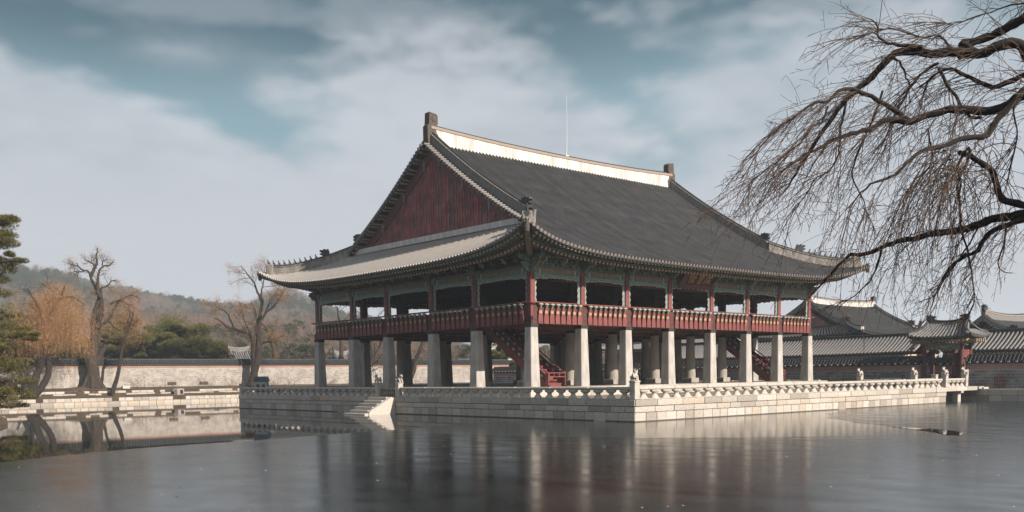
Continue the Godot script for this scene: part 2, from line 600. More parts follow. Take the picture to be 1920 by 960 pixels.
func sky_panorama() -> PanoramaSkyMaterial:
	var w := 2048
	var h := 1024
	var f := FastNoiseLite.new()
	f.noise_type = FastNoiseLite.TYPE_SIMPLEX_SMOOTH
	f.frequency = 1.0
	f.fractal_octaves = 5
	f.seed = 12
	var f2 := FastNoiseLite.new()
	f2.noise_type = FastNoiseLite.TYPE_SIMPLEX_SMOOTH
	f2.frequency = 1.0
	f2.fractal_octaves = 3
	f2.seed = 4
	var top := Vector3(0.070, 0.155, 0.205)
	var mid := Vector3(0.245, 0.400, 0.472)
	var low := Vector3(0.565, 0.59, 0.635)
	var cloud_lit := Vector3(0.585, 0.61, 0.665)
	var cloud_dim := Vector3(0.25, 0.315, 0.365)
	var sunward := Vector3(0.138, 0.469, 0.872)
	var bytes := PackedByteArray()
	bytes.resize(w * h * 3)
	bytes.fill(150)
	for j in range(0, h / 2 + 2):
		var e := 90.0 - (j + 0.5) * 180.0 / h
		for i in w:
			var a := (i + 0.5) * 360.0 / w - 40.9
			if a > 180:
				a -= 360.0
			# big slow shapes, in degrees; the noise is laid over a ball so that it closes round the back
			var ar := deg_to_rad(a)
			var er := deg_to_rad(e)
			var q := Vector3(sin(ar) * cos(er), sin(er) * 2.6, cos(ar) * cos(er))
			var wob := f.get_noise_3dv(q * 2.2) * 5.0 + f.get_noise_3dv(q * 7.0) * 1.6
			var c := Vector3()
			if e < 14.5:
				c = low.lerp(mid, smoothstep(7.0, 14.5, e))
			else:
				c = mid.lerp(top, smoothstep(14.5, 20.5, e + wob * 0.15 - clampf(a, -20, 20) * 0.05))
			var n1 := f.get_noise_3dv(q * 5.0 + Vector3(3, 1, 7)) + 0.55 * f.get_noise_3dv(q * 17.0)
			# the long bank of cloud on the left, its upper edge falling to the east
			var edge := 17.3 - (a + 28.0) * 0.27
			var bank := smoothstep(-0.25, 0.75, minf((edge - e) / 1.3, (-11.5 - a + (15.0 - e) * 1.1) / 4.0) + n1 * 0.75) * smoothstep(2.0, 9.0, e + wob * 0.3)
			# the broad cloud behind the ridge
			var edge2 := 19.2 - 0.030 * (a + 4.5) * (a + 4.5)
			var heap := smoothstep(-0.55, 1.0, minf(minf((edge2 - e) / 2.4, (a + 11.5) / 3.5), (9.5 - a) / 5.0) + n1 * 1.0) * smoothstep(5.0, 12.0, e) * 0.95
			# thin veils high up, two small puffs, the pale sheet on the right
			var veil := smoothstep(-0.10, 0.34, f2.get_noise_3dv(Vector3(q.x * 2.6 - q.y * 2.0, q.y * 5.0, q.z * 2.6)) + n1 * 0.5) * smoothstep(15.0, 19.0, e) * 0.8
			var puff := (1.0 + n1 * 1.4) * (0.5 * exp(-pow((a + 17.6 + wob * 0.2) / 2.4, 2.0) - pow((e - 17.6 + wob * 0.12) / 0.75, 2.0)) + 0.4 * exp(-pow((a + 13.0) / 1.3, 2.0) - pow((e - 16.6 + wob * 0.12) / 0.8, 2.0)))
			var rx := smoothstep(-0.5, 1.0, minf((a - 8.0) / 5.0, (19.0 - e) / 2.6) + n1 * 1.1) * smoothstep(60.0, 36.0, a) * smoothstep(3.0, 10.0, e)
			var back := smoothstep(0.0, 0.35, f2.get_noise_3dv(q * 1.7 + Vector3(9, 0, 0))) * smoothstep(32.0, 60.0, absf(a)) * 0.8 * smoothstep(0.0, 15.0, e)
			var cl := 1.0 - (1.0 - bank * 0.92) * (1.0 - heap) * (1.0 - rx * 0.85)
			var shade := clampf((e - 15.0) / 7.0, 0.0, 1.0)
			c = c.lerp(cloud_dim, clampf(veil, 0, 1) * (1.0 - cl * 0.6))
			c = c.lerp(cloud_lit.lerp(cloud_dim, 0.3), clampf(puff, 0, 1))
			c = c.lerp(cloud_lit.lerp(cloud_dim, shade * 0.30 + clampf(n1 * -0.35, -0.12, 0.26) * smoothstep(8.0, 14.0, e)), clampf(cl, 0, 1) * 0.92)
			c = c.lerp(cloud_lit, back)
			# glow added round the sun, behind the camera, to fill the shaded west faces
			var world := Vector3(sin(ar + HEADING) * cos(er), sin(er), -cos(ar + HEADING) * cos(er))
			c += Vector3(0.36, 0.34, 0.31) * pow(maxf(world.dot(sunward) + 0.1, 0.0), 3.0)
			c = c.min(Vector3.ONE)
			var k := (j * w + i) * 3
			bytes[k] = int(255.0 * pow(c.x, 1 / 2.2)); bytes[k + 1] = int(255.0 * pow(c.y, 1 / 2.2)); bytes[k + 2] = int(255.0 * pow(c.z, 1 / 2.2))
	var m := PanoramaSkyMaterial.new()
	m.panorama = ImageTexture.create_from_image(Image.create_from_data(w, h, false, Image.FORMAT_RGB8, bytes))
	return m


# ---------------------------------------------------------------- pond, banks, ground
const PX0 := -3.04
const PX1 := 36.3
const PZ0 := 12.0
const PZ1 := -38.85


func flat(poly: PackedVector2Array, y: float, m: Material) -> ArrayMesh:
	var b := MB.new()
	var pp := poly
	var ids := Geometry2D.triangulate_polygon(pp)
	for i in range(0, ids.size(), 3):
		var p := pp[ids[i]]; var q := pp[ids[i + 1]]; var r := pp[ids[i + 2]]
		b.leaf(Vector3(p.x, y, p.y), Vector3(q.x, y, q.y), Vector3(r.x, y, r.y), Vector3.UP)
	return b.done(m)


func pond_and_ground() -> void:
	structure("pond_water", flat(PackedVector2Array([Vector2(-76, -72.5), Vector2(44.5, -72.5), Vector2(44.5, 47), Vector2(-76, 47)]), 0.0, M.water))
	# sheets of ice lying on the water; the north and the strip below the steps have not frozen over
	var edge := PackedVector2Array([Vector2(-75.8, 20), Vector2(-52, 14.6), Vector2(-44, 14.2), Vector2(-36.1, 12.3), Vector2(-33.5, 10.6), Vector2(-29.4, 9.1), Vector2(-25.5, 8.8), Vector2(-21.6, 7.9), Vector2(-18.2, 7.0), Vector2(-16.2, 6.7)])
	var wavy := PackedVector2Array()
	for i in edge.size() - 1:
		for k in 8:
			var p := edge[i].lerp(edge[i + 1], k / 8.0)
			wavy.append(p + Vector2(0, rng.randf_range(-0.16, 0.16) if k > 0 else 0.0))
	var moat := [Vector2(-16.2, 6.7), Vector2(-16.6, 9.5), Vector2(-16.4, 13.0), Vector2(-15.6, 16.8), Vector2(-13.2, 21.0), Vector2(-10.3, 24.6), Vector2(-7.3, 27.7), Vector2(-3.9, 30.0), Vector2(-1.6, 30.4), Vector2(-0.5, 28.6), Vector2(0.6, 25.5), Vector2(4.0, 21.5), Vector2(8.0, 17.6), Vector2(13.0, 14.8), Vector2(19.0, 13.1), Vector2(28.0, 12.4)]
	var rough_edge := []
	for i in moat.size() - 1:
		for k in 6:
			rough_edge.append(moat[i].lerp(moat[i + 1], k / 6.0) + (Vector2(rng.randf_range(-0.22, 0.22), rng.randf_range(-0.22, 0.22)) if k > 0 else Vector2.ZERO))
	rough_edge.append(moat[moat.size() - 1])
	moat = rough_edge
	var ice := wavy.duplicate()
	for p in moat:
		ice.append(p)
	for p in [Vector2(36.35, 11.97), Vector2(36.35, 5.0), Vector2(42.6, 5.0), Vector2(42.6, 46.8), Vector2(-75.8, 46.8)]:
		ice.append(p)
	structure("pond_ice", flat(ice, 0.012, M.ice))
	var skin := PackedVector2Array([Vector2(-3.1, 4.0), Vector2(-3.1, 11.95), Vector2(28.0, 11.95)])
	var rev := moat.duplicate()
	rev.reverse()
	for p in rev:
		skin.append(p)
	skin.append(Vector2(-12.0, 5.2))
	structure("thin_ice", flat(skin, 0.006, M.thin_ice))
	# a narrow lead of open water, and a hairline crack running from it
	var lead := PackedVector2Array()
	for q in [[1664, 800], [1700, 801.5], [1745, 805], [1786, 808.5], [1806, 812], [1802, 817], [1776, 816.5], [1758, 812], [1735, 808], [1695, 803.5]]:
		var p := seen_y(q[0], q[1], 0.0)
		lead.append(Vector2(p.x, p.z))
	structure("open_lead", flat(lead, 0.018, M.water))
	var crack := MB.new()
	var last := seen_y(1185, 821.5, 0.0)
	for i in 34:
		var p := seen_y(1185 + 14.2 * (i + 1), 821.5 - 1.2 * sin(i * 0.21) + rng.randf_range(-0.35, 0.35), 0.0)
		var w := Vector3(0.02, 0, 0.05) * rng.randf_range(0.4, 1.3)
		if rng.randf() < 0.8:
			crack.quad(last + w + Vector3(0, 0.017, 0), p + w + Vector3(0, 0.017, 0), p - w + Vector3(0, 0.017, 0), last - w + Vector3(0, 0.017, 0))
		last = p
	structure("ice_crack", crack.done(M.ice_speck))
	# the ground round the pond, in sheets that reach to the horizon
	var g := MB.new()
	g.at(900, 0.0, -40, 1713.4, 2.1, 170)
	structure("east_ground", g.done(M.soil))
	g = MB.new()
	g.at(0, -0.05, 448, 2400, 2.2, 802)
	structure("south_ground", g.done(M.soil))
	g = MB.new()
	g.at(-576, 0.0, -14, 1000, 2.1, 125)
	structure("west_ground", g.done(M.soil))
	# north terrace in two steps below the palace wall
	g = MB.new()
	var strip := []
	for i in 4:
		var row := []
		for j in 129:
			row.append(Vector3(-84.0 + j, [0.74, 0.92, 1.06, 1.16][i] + rng.randf_range(-0.05, 0.06), -72.5 - i * 0.6))
		strip.append(row)
	g.sheet(strip)
	structure("north_path", g.done(M.soil))
	g = MB.new()
	var rows := []
	for i in 6:
		var row := []
		for j in 65:
			var x := -84.0 + j * 2.0
			var hump := 0.5 * exp(-pow((x + 5.6) / 2.6, 2.0)) * exp(-pow((i - 2.0) / 1.6, 2.0))
			row.append(Vector3(x, 1.62 + i * 0.085 + hump + rng.randf_range(-0.03, 0.03), -74.25 - i * 0.75))
		rows.append(row)
	g.sheet(rows)
	structure("north_terrace", g.done(M.soil))
	# little island with the pine, just off the left of the picture
	g = MB.new()
	var isl := seen(-205, 770, 74.0)
	g.lathe(PackedVector2Array([Vector2(6.8, -0.4), Vector2(6.7, 0.35), Vector2(6.3, 0.5), Vector2(4, 0.9), Vector2(0.01, 1.2)]), 22, place(isl.x, 0, isl.z))
	structure("pine_islet", g.done(M.soil))
	# bank walls of cut stone: every stone a piece of its own
	var nb := thing("bank_wall", "low pale stone retaining wall along the far north water's edge", "wall")
	stone_course(nb, Vector3(-27, 0, -72.45), Vector3(1, 0, 0), 68.0, [[-0.15, 0.36, 0.9, 1.5, 0.0, 1], [0.36, 0.80, 0.6, 1.1]], 0.5, 0.04)
	var nb2 := thing("terrace_wall", "upper broken stone retaining wall below the north palace wall", "wall")
	stone_course(nb2, Vector3(-27, 0, -74.2), Vector3(1, 0, 0), 60.0, [[0.85, 1.32, 0.7, 1.5], [1.32, 1.64, 0.6, 1.3]], 0.42, 0.3)
	var eb := thing("bank_wall", "grey stone retaining wall along the shaded east bank of the pond", "wall")
	stone_course(eb, Vector3(42.9, 0, -33), Vector3(0, 0, 1), 80.0, [[-0.15, 0.45, 0.8, 1.4], [0.45, 1.06, 0.9, 1.6]], 0.5)


# stones in courses along a wall face; the face looks to the right-hand side of the course's way turned clockwise
func stone_course(parent: Node3D, from: Vector3, way: Vector3, length: float, courses: Array, depth: float, gaps := 0.0) -> void:
	var out := Vector3(-way.z, 0, way.x)
	var ang := atan2(out.x, out.z)
	var core := MB.new()
	var y0: float = courses[0][0]
	var y1: float = courses[courses.size() - 1][1]
	var mid := from + way * (length * 0.5) - out * (depth * 0.5 + 0.06)
	core.box(Transform3D(Basis(Vector3.UP, ang), mid + Vector3(0, (y0 + y1) * 0.5 - 0.01, 0)), Vector3(length - 0.04, y1 - y0 - 0.02, depth))
	part("wall_core", core.done(M.soil if gaps > 0 else M.joint_dark), parent)
	for cr in courses:
		var s := 0.0
		while s < length - 0.05:
			var w: float = rng.randf_range(cr[2], cr[3])
			if length - s - w < 0.35:
				w = length - s
			var b := MB.new()
			var proud: float = rng.randf_range(-0.012, 0.018) + (cr[4] if cr.size() > 4 else 0.0)
			var hgt: float = cr[1] - cr[0] - 0.014
			b.bevel(Transform3D(), Vector3(w - 0.030, hgt - 0.012, depth), 0.022)
			var ct := from + way * (s + w * 0.5) - out * (depth * 0.5 - proud) + Vector3(0, (cr[0] + cr[1]) * 0.5, 0)
			var pick: int = [0, 1, 2, 3, 3, 4, 5, 2][rng.randi() % 8] if cr.size() < 6 else [5, 5, 4, 3, 5, 2][rng.randi() % 6]
			if gaps == 0.0 or rng.randf() > gaps:
				part("stone", b.done(M["granite%d" % pick]), parent, Transform3D(Basis(Vector3.UP, ang), ct))
			s += w


# ---------------------------------------------------------------- the island
func platform() -> void:
	var t := thing("stone_platform", "broad island platform of pale cut granite that carries the pavilion", "platform")
	var lx := PX1 - PX0
	var lz := PZ0 - PZ1
	var cs := [[-0.2, 0.54, 0.75, 1.05], [0.54, 0.90, 1.0, 1.9], [0.90, 1.30, 1.5, 2.4, 0.045]]
	stone_course(t, Vector3(PX0, 0, PZ0), Vector3(1, 0, 0), lx, cs, 0.5)
	stone_course(t, Vector3(PX0, 0, PZ1), Vector3(0, 0, 1), lz, cs, 0.5)
	var b := MB.new()
	b.at((PX0 + PX1) * 0.5 + 0.2, 0.5, (PZ0 + PZ1) * 0.5 - 0.2, lx - 1.2, 1.58, lz - 1.2)
	part("deck", b.done(M.deck_sand), t)
	b = MB.new()
	for e in [[Vector3(PX1 - 0.25, 0.5, (PZ0 + PZ1) * 0.5 - 0.25), Vector3(0.5, 1.6, lz - 0.6)], [Vector3((PX0 + PX1) * 0.5, 0.5, PZ1 + 0.25), Vector3(lx - 1.2, 1.6, 0.5)]]:
		b.box(Transform3D(Basis(), e[0]), e[1])
	part("rear_kerb", b.done(M.granite0), t)
	# dark strips that paint the shadowed gap between ice and wall foot
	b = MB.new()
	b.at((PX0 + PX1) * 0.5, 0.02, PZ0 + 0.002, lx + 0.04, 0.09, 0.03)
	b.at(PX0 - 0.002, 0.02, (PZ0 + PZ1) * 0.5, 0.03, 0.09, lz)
	part("gap_shade_strip", b.done(M.joint_dark), t)
	# raised stone floor under the pavilion
	b = MB.new()
	var s0 := 1.35
	b.at(XC, (DECK + STYL) * 0.5 - 0.05, ZC, 34.4 + s0 * 2 - 0.5, STYL - DECK - 0.02, 28.4 + s0 * 2 - 0.5)
	part("floor_core", b.done(M.granite2), t)
	var step := group_node("floor_kerb", t)
	for side in 4:
		var ln := (34.4 if side % 2 == 0 else 28.416 - 1.0) + s0 * 2
		var n := int(ln / 1.9)
		var wd := ln / n
		for i in n:
			b = MB.new()
			b.bevel(Transform3D(), Vector3(wd - 0.015, STYL - DECK, 0.5), 0.02)
			var along := -ln * 0.5 + (i + 0.5) * wd
			var ang := side * PI * 0.5
			var off := (28.416 if side % 2 == 0 else 34.4) * 0.5 + s0 - 0.25
			var p := Vector3(XC, (DECK + STYL) * 0.5, ZC) + Basis(Vector3.UP, ang) * Vector3(along, 0, off)
			part("kerb_stone", b.done(M["granite%d" % (rng.randi() % 4)]), step, Transform3D(Basis(Vector3.UP, ang), p))


# ---------------------------------------------------------------- the pavilion
const EAVE := 10.72      # tile surface at the eave in the middle of a side


func lift(s: float) -> float:      # how far the eave rises, s metres from the corner
	return 1.75 * exp(-maxf(s, 0) / 3.6)


func lift2(s: float, len: float) -> float:
	return lift(s) + lift(len - s)


# side k = 0 south, 1 east, 2 north, 3 west. s runs left to right seen from outside, from one eave corner to the other; o = outwards from the column line
func side_point(k: int, s: float, o: float, y: float) -> Vector3:
	match k:
		0: return Vector3(s - 3.9, y, o)
		1: return Vector3(34.4 + o, y, 3.9 - s)
		2: return Vector3(38.3 - s, y, -28.416 - o)
	return Vector3(-o, y, -32.316 + s)


func side_len(k: int) -> float:
	return 42.2 if k % 2 == 0 else 36.216


func side_out(k: int) -> Vector3:
	return [Vector3(0, 0, 1), Vector3(1, 0, 0), Vector3(0, 0, -1), Vector3(-1, 0, 0)][k]


func side_way(k: int) -> Vector3:
	return [Vector3(1, 0, 0), Vector3(0, 0, -1), Vector3(-1, 0, 0), Vector3(0, 0, 1)][k]


func flare(s: float, len: float) -> float:
	return 0.6 * (exp(-maxf(s, 0) / 4.0) + exp(-maxf(len - s, 0) / 4.0))


func roof_y(s: float, len: float, q: float) -> float:      # q: metres in from the nominal eave
	var up := EAVE + 0.432 * q + 0.00954 * q * q if q > 0 else EAVE + 0.40 * q
	return up + lift2(s, len) * exp(-q / 6.0)


func shaft(h0: float, h1: float, y0: float, y1: float, ch: float) -> MB:      # square pillar that tapers, with small chamfers
	var b := MB.new()
	for i in 4:
		var a := PI * 0.5 * i
		var rot := Basis(Vector3.UP, a)
		var c0 := h0 - ch
		var c1 := h1 - ch
		b.quad(rot * Vector3(-c0, y0, h0), rot * Vector3(c0, y0, h0), rot * Vector3(c1, y1, h1), rot * Vector3(-c1, y1, h1))
		b.quad(rot * Vector3(c0, y0, h0), rot * Vector3(h0, y0, c0), rot * Vector3(h1, y1, c1), rot * Vector3(c1, y1, h1))
	b.quad(Vector3(-h1, y1, h1), Vector3(h1, y1, h1), Vector3(h1, y1, -h1), Vector3(-h1, y1, -h1))
	return b


func pavilion() -> void:
	var t := thing("pavilion", "huge two-storeyed red timber pavilion on tapering stone pillars under a sweeping grey tiled roof", "pavilion")
	pillars(t)
	upper_floor(t)
	stair(t, 2.45, 4.15, 0)
	stair(t, 30.6, 32.3, 1)
	timber_frame(t)
	eaves(t)
	roof(t)
	gables(t)
	ridges(t)


func pillars(t: Node3D) -> void:
	var sq := shaft(0.43, 0.325, 0.0, PTOP - STYL - 0.22, 0.045).done(M.pillar_stone)
	var foot := MB.new()
	foot.bevel(place(0, 0.09, 0), Vector3(0.94, 0.18, 0.94), 0.02)
	var foot_m := foot.done(M.pillar_stone)
	var cap := MB.new()
	cap.bevel(place(0, PTOP - STYL - 0.11, 0), Vector3(0.72, 0.22, 0.72), 0.02)
	var cap_m := cap.done(M.black_iron)
	var rd := MB.new()
	rd.lathe(PackedVector2Array([Vector2(0.47, 0.42), Vector2(0.45, 1.2), Vector2(0.36, PTOP - STYL - 0.2), Vector2(0.0, PTOP - STYL - 0.2)]), 20)
	var rd_m := rd.done(M.pillar_round)
	var base := MB.new()
	base.bevel(place(0, 0.21, 0), Vector3(1.12, 0.42, 1.12), 0.03)
	var base_m := base.done(M.pillar_round)
	var rc := MB.new()
	rc.lathe(PackedVector2Array([Vector2(0.40, PTOP - STYL - 0.2), Vector2(0.40, PTOP - STYL), Vector2(0.0, PTOP - STYL)]), 16)
	var rc_m := rc.done(M.black_iron)
	for i in 8:
		for j in 6:
			var outer := i == 0 or i == 7 or j == 0 or j == 5
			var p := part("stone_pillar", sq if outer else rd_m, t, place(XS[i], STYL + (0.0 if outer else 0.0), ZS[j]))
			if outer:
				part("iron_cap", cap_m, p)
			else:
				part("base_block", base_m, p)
				part("iron_cap", rc_m, p)


func upper_floor(t: Node3D) -> void:
	var b := MB.new()
	b.at(XC, 6.72, ZC, 34.4 + 0.3, 0.14, 28.416 + 0.3)
	var fl := part("floor", b.done(M.floor_wood), t)
	# beams under the floor along both column grids, and the joists between them
	for z in ZS:
		b = MB.new()
		b.at(XC, 6.46, z, 34.3, 0.38, 0.34)
		part("floor_beam", b.done(M.floor_wood), fl)
	b = MB.new()
	for i in 70:
		var x := 0.25 + i * 0.49
		b.at(x, 6.57, ZC, 0.16, 0.16, 28.3)
	stuff_part("floor_joist", b.done(M.floor_wood), fl)
	# the railing: fascia boards, brackets with lotus leaves, a round rail
	var brd := MB.new()      # a railing board: broad at the foot, waisted at the neck, a lotus leaf on top carries the rail
	var half := [Vector2(0.215, 0), Vector2(0.215, 0.34), Vector2(0.20, 0.52), Vector2(0.15, 0.62), Vector2(0.165, 0.74), Vector2(0.155, 0.88), Vector2(0.075, 0.96), Vector2(0.09, 1.05), Vector2(0.05, 1.14)]
	var prof := PackedVector2Array(half)
	for i in range(half.size() - 1, -1, -1):
		prof.append(half[i] * Vector2(-1, 1))
	brd.prism(prof, 0.05, Transform3D())
	var board_m := brd.done(M.red_wood)
	var lotus := MB.new()
	lotus.lathe(PackedVector2Array([Vector2(0.04, 0.0), Vector2(0.06, 0.08), Vector2(0.18, 0.14), Vector2(0.21, 0.20), Vector2(0.08, 0.25)]), 8, Transform3D(Basis(Vector3(1, 0, 0), Vector3(0, 1, 0), Vector3(0, 0, 0.8)), Vector3(0, 0, 0)))
	var lotus_m := lotus.done(M.jade_pale)
	var hole := MB.new()     # the painted opening in a panel between two brackets
	hole.prism(PackedVector2Array([Vector2(-0.12, 0), Vector2(0.12, 0), Vector2(0.13, 0.10), Vector2(0.11, 0.19), Vector2(-0.11, 0.19), Vector2(-0.13, 0.10)]), 0.012, Transform3D())
	var hole_m := hole.done(M.ochre_paint)
	for k in 4:
		var cols: Array = XS if k % 2 == 0 else ZS
		var n := cols.size()
		var ln := 34.4 if k % 2 == 0 else 28.416
		var ang: float = [0.0, PI * 0.5, PI, -PI * 0.5][k]
		var bs := Basis(Vector3.UP, ang)
		var org := side_point(k, 3.9, 0.0, 0.0)
		var way := side_way(k)
		var out := side_out(k)
		var rl := group_node("railing", t)
		b = MB.new()
		var m := PackedVector3Array()
		var rad := PackedFloat32Array()
		for q in [-0.42, ln + 0.42]:
			m.append(org + way * q + out * 0.42 + Vector3(0, 7.71, 0)); rad.append(0.055)
		b.tube(m, rad, 8, true)
		part("rail", b.done(M.red_wood), rl)
		for row in [[6.30, 0.30, 0.20, "red_dark"], [6.61, 0.24, 0.18, "red_dark"], [7.16, 0.84, 0.24, "red_board"]]:
			b = MB.new()
			b.box(Transform3D(bs, org + way * (ln * 0.5) + out * row[2] * 0.5 + out * 0.1 + Vector3(0, row[0] if row[1] > 0.5 else row[0] + row[1] * 0.5 - 0.04, 0)), Vector3(ln + 0.2 + row[2] * 2, row[1] if row[1] > 0.5 else row[1] - 0.012, row[2] if row[1] < 0.5 else 0.06))
			if row[1] < 0.5:
				part("fascia_board", b.done(M[row[3]]), rl)
		for i in n - 1:
			var a := absf(cols[i])
			var w := absf(cols[i + 1]) - a
			# railing panel of the bay, low, between the posts
			b = MB.new()
			b.box(Transform3D(bs, org + way * (a + w * 0.5) + out * 0.20 + Vector3(0, 7.14, 0)), Vector3(w - 0.02, 0.82, 0.05))
			part("panel", b.done(M.red_dark), rl)
			var c := 8 if k % 2 == 0 else (9 if w > 5.6 else 8)
			for q in c:
				var s := a + 0.26 + (w - 0.52) * (q + 0.5) / c
				var pos := org + way * s
				part("rail_board", board_m, rl, Transform3D(bs, pos + out * 0.34 + Vector3(0, 6.29, 0)))
				part("painted_patch", hole_m, rl, Transform3D(bs, pos + out * 0.39 + Vector3(0, 6.98, 0)))
				part("lotus_leaf", lotus_m, rl, Transform3D(bs, pos + Vector3(0, 7.41, 0) + out * 0.42))


func stair(t: Node3D, x0: float, x1: float, which: int) -> void:
	var st := group_node("staircase", t)
	var zb := -1.25
	var rise := 6.78 - STYL
	var run := 6.9
	var n := 19
	for i in n:
		var b := MB.new()
		var z := zb - run * i / n
		var y := STYL + rise * (i + 1) / n
		b.at((x0 + x1) * 0.5, y - 0.03, z - run / n * 0.5, x1 - x0 - 0.14, 0.06, run / n + 0.04)
		b.at((x0 + x1) * 0.5, y - rise / n * 0.5 - 0.03, z - 0.02, x1 - x0 - 0.15, rise / n - 0.07, 0.03)
		part("step", b.done(M.red_wood), st)
	for x in [x0, x1]:
		var b := MB.new()
		var sg := -1.0 if x == x0 else 1.0
		var poly := PackedVector2Array([Vector2(-zb + 0.05, STYL), Vector2(-zb + 0.55, STYL), Vector2(-zb + run, STYL + rise - 0.45), Vector2(-zb + run, STYL + rise + 0.05), Vector2(-zb - 0.1, STYL + 0.35)])
		b.prism(poly, 0.09, Transform3D(Basis(Vector3(0, 0, -1), Vector3(0, 1, 0), Vector3(1, 0, 0)), Vector3(x - 0.045, 0, 0)))
		part("stringer", b.done(M.red_wood), st)
		b = MB.new()
		var p0 := Vector3(x, STYL + 1.02, zb + 0.12)
		var p1 := Vector3(x, STYL + rise + 0.72, zb - run)
		b.tube(PackedVector3Array([p0, p1]), PackedFloat32Array([0.05, 0.05]), 8, true)
		part("handrail", b.done(M.red_wood), st)
		# closed balustrade boards with painted openings
		b = MB.new()
		b.prism(PackedVector2Array([Vector2(-zb - 0.1, STYL + 0.34), Vector2(-zb + run, STYL + rise + 0.04), Vector2(-zb + run, STYL + rise + 0.5), Vector2(-zb - 0.1, STYL + 0.80)]), 0.04, Transform3D(Basis(Vector3(0, 0, -1), Vector3(0, 1, 0), Vector3(1, 0, 0)), Vector3(x - 0.02, 0, 0)))
		part("stair_panel", b.done(M.red_dark), st)
		for i in 11:
			var f := (i + 0.6) / 11.5
			var pz := zb - run * f
			var py := STYL + 0.57 + (rise - 0.30) * f
			b = MB.new()
			b.box(Transform3D(Basis(Vector3.RIGHT, atan2(rise - 0.3, run)), Vector3(x, py, pz)), Vector3(0.055, 0.16, 0.26))
			part("panel_opening", b.done(M.jade_pale), st)
			b = MB.new()
			b.lathe(PackedVector2Array([Vector2(0.03, 0), Vector2(0.10, 0.10), Vector2(0.03, 0.16)]), 6, place(x, py + 0.30, pz + 0.12))
			part("lotus_leaf", b.done(M.jade_pale), st)
		b = MB.new()
		b.at(x, STYL + 0.55, zb + 0.14, 0.12, 1.1, 0.12)
		part("newel", b.done(M.red_wood), st)
	# the low barrier across the foot of the stair
	var br := MB.new()
	for y in [0.98, 0.70]:
		br.at((x0 + x1) * 0.5, STYL + y, zb + 0.30, x1 - x0 + 0.1, 0.07, 0.06)
	for i in 4:
		br.at(x0 + 0.04 + (x1 - x0 - 0.08) * i / 3.0, STYL + 0.84, zb + 0.30, 0.06, 0.3, 0.05)
	for x in [x0 + 0.02, x1 - 0.02]:
		br.at(x, STYL + 0.5, zb + 0.30, 0.07, 1.0, 0.07)
		br.at(x, STYL + 0.04, zb + 0.34, 0.1, 0.08, 0.5)
	part("barrier", br.done(M.red_wood), st)


func scallop(w: float, h: float, drop: float, thick: float) -> PackedVector2Array:      # carved frame of a bay: band along the top, arms down both sides
	var p := PackedVector2Array()
	p.append(Vector2(0, 0)); p.append(Vector2(0, -h))
	var arm := thick * 0.7
	for i in 9:
		var y := -h + (h - drop) * i / 8.0
		p.append(Vector2(arm * (0.75 + 0.35 * (i % 2)) , y))
	var n := 21
	for i in n:
		var f := float(i) / (n - 1)
		var e := absf(f - 0.5) * 2.0
		var dip := drop * (0.66 + 0.38 * pow(e, 9.0) + 0.16 * (i % 2) + 0.14 * float(e > 0.45 and e < 0.72))
		p.append(Vector2(arm * 1.2 + (w - arm * 2.4) * f, -dip))
	for i in range(8, -1, -1):
		var y := -h + (h - drop) * i / 8.0
		p.append(Vector2(w - arm * (0.75 + 0.35 * (i % 2)), y))
	p.append(Vector2(w, -h)); p.append(Vector2(w, 0))
	return p


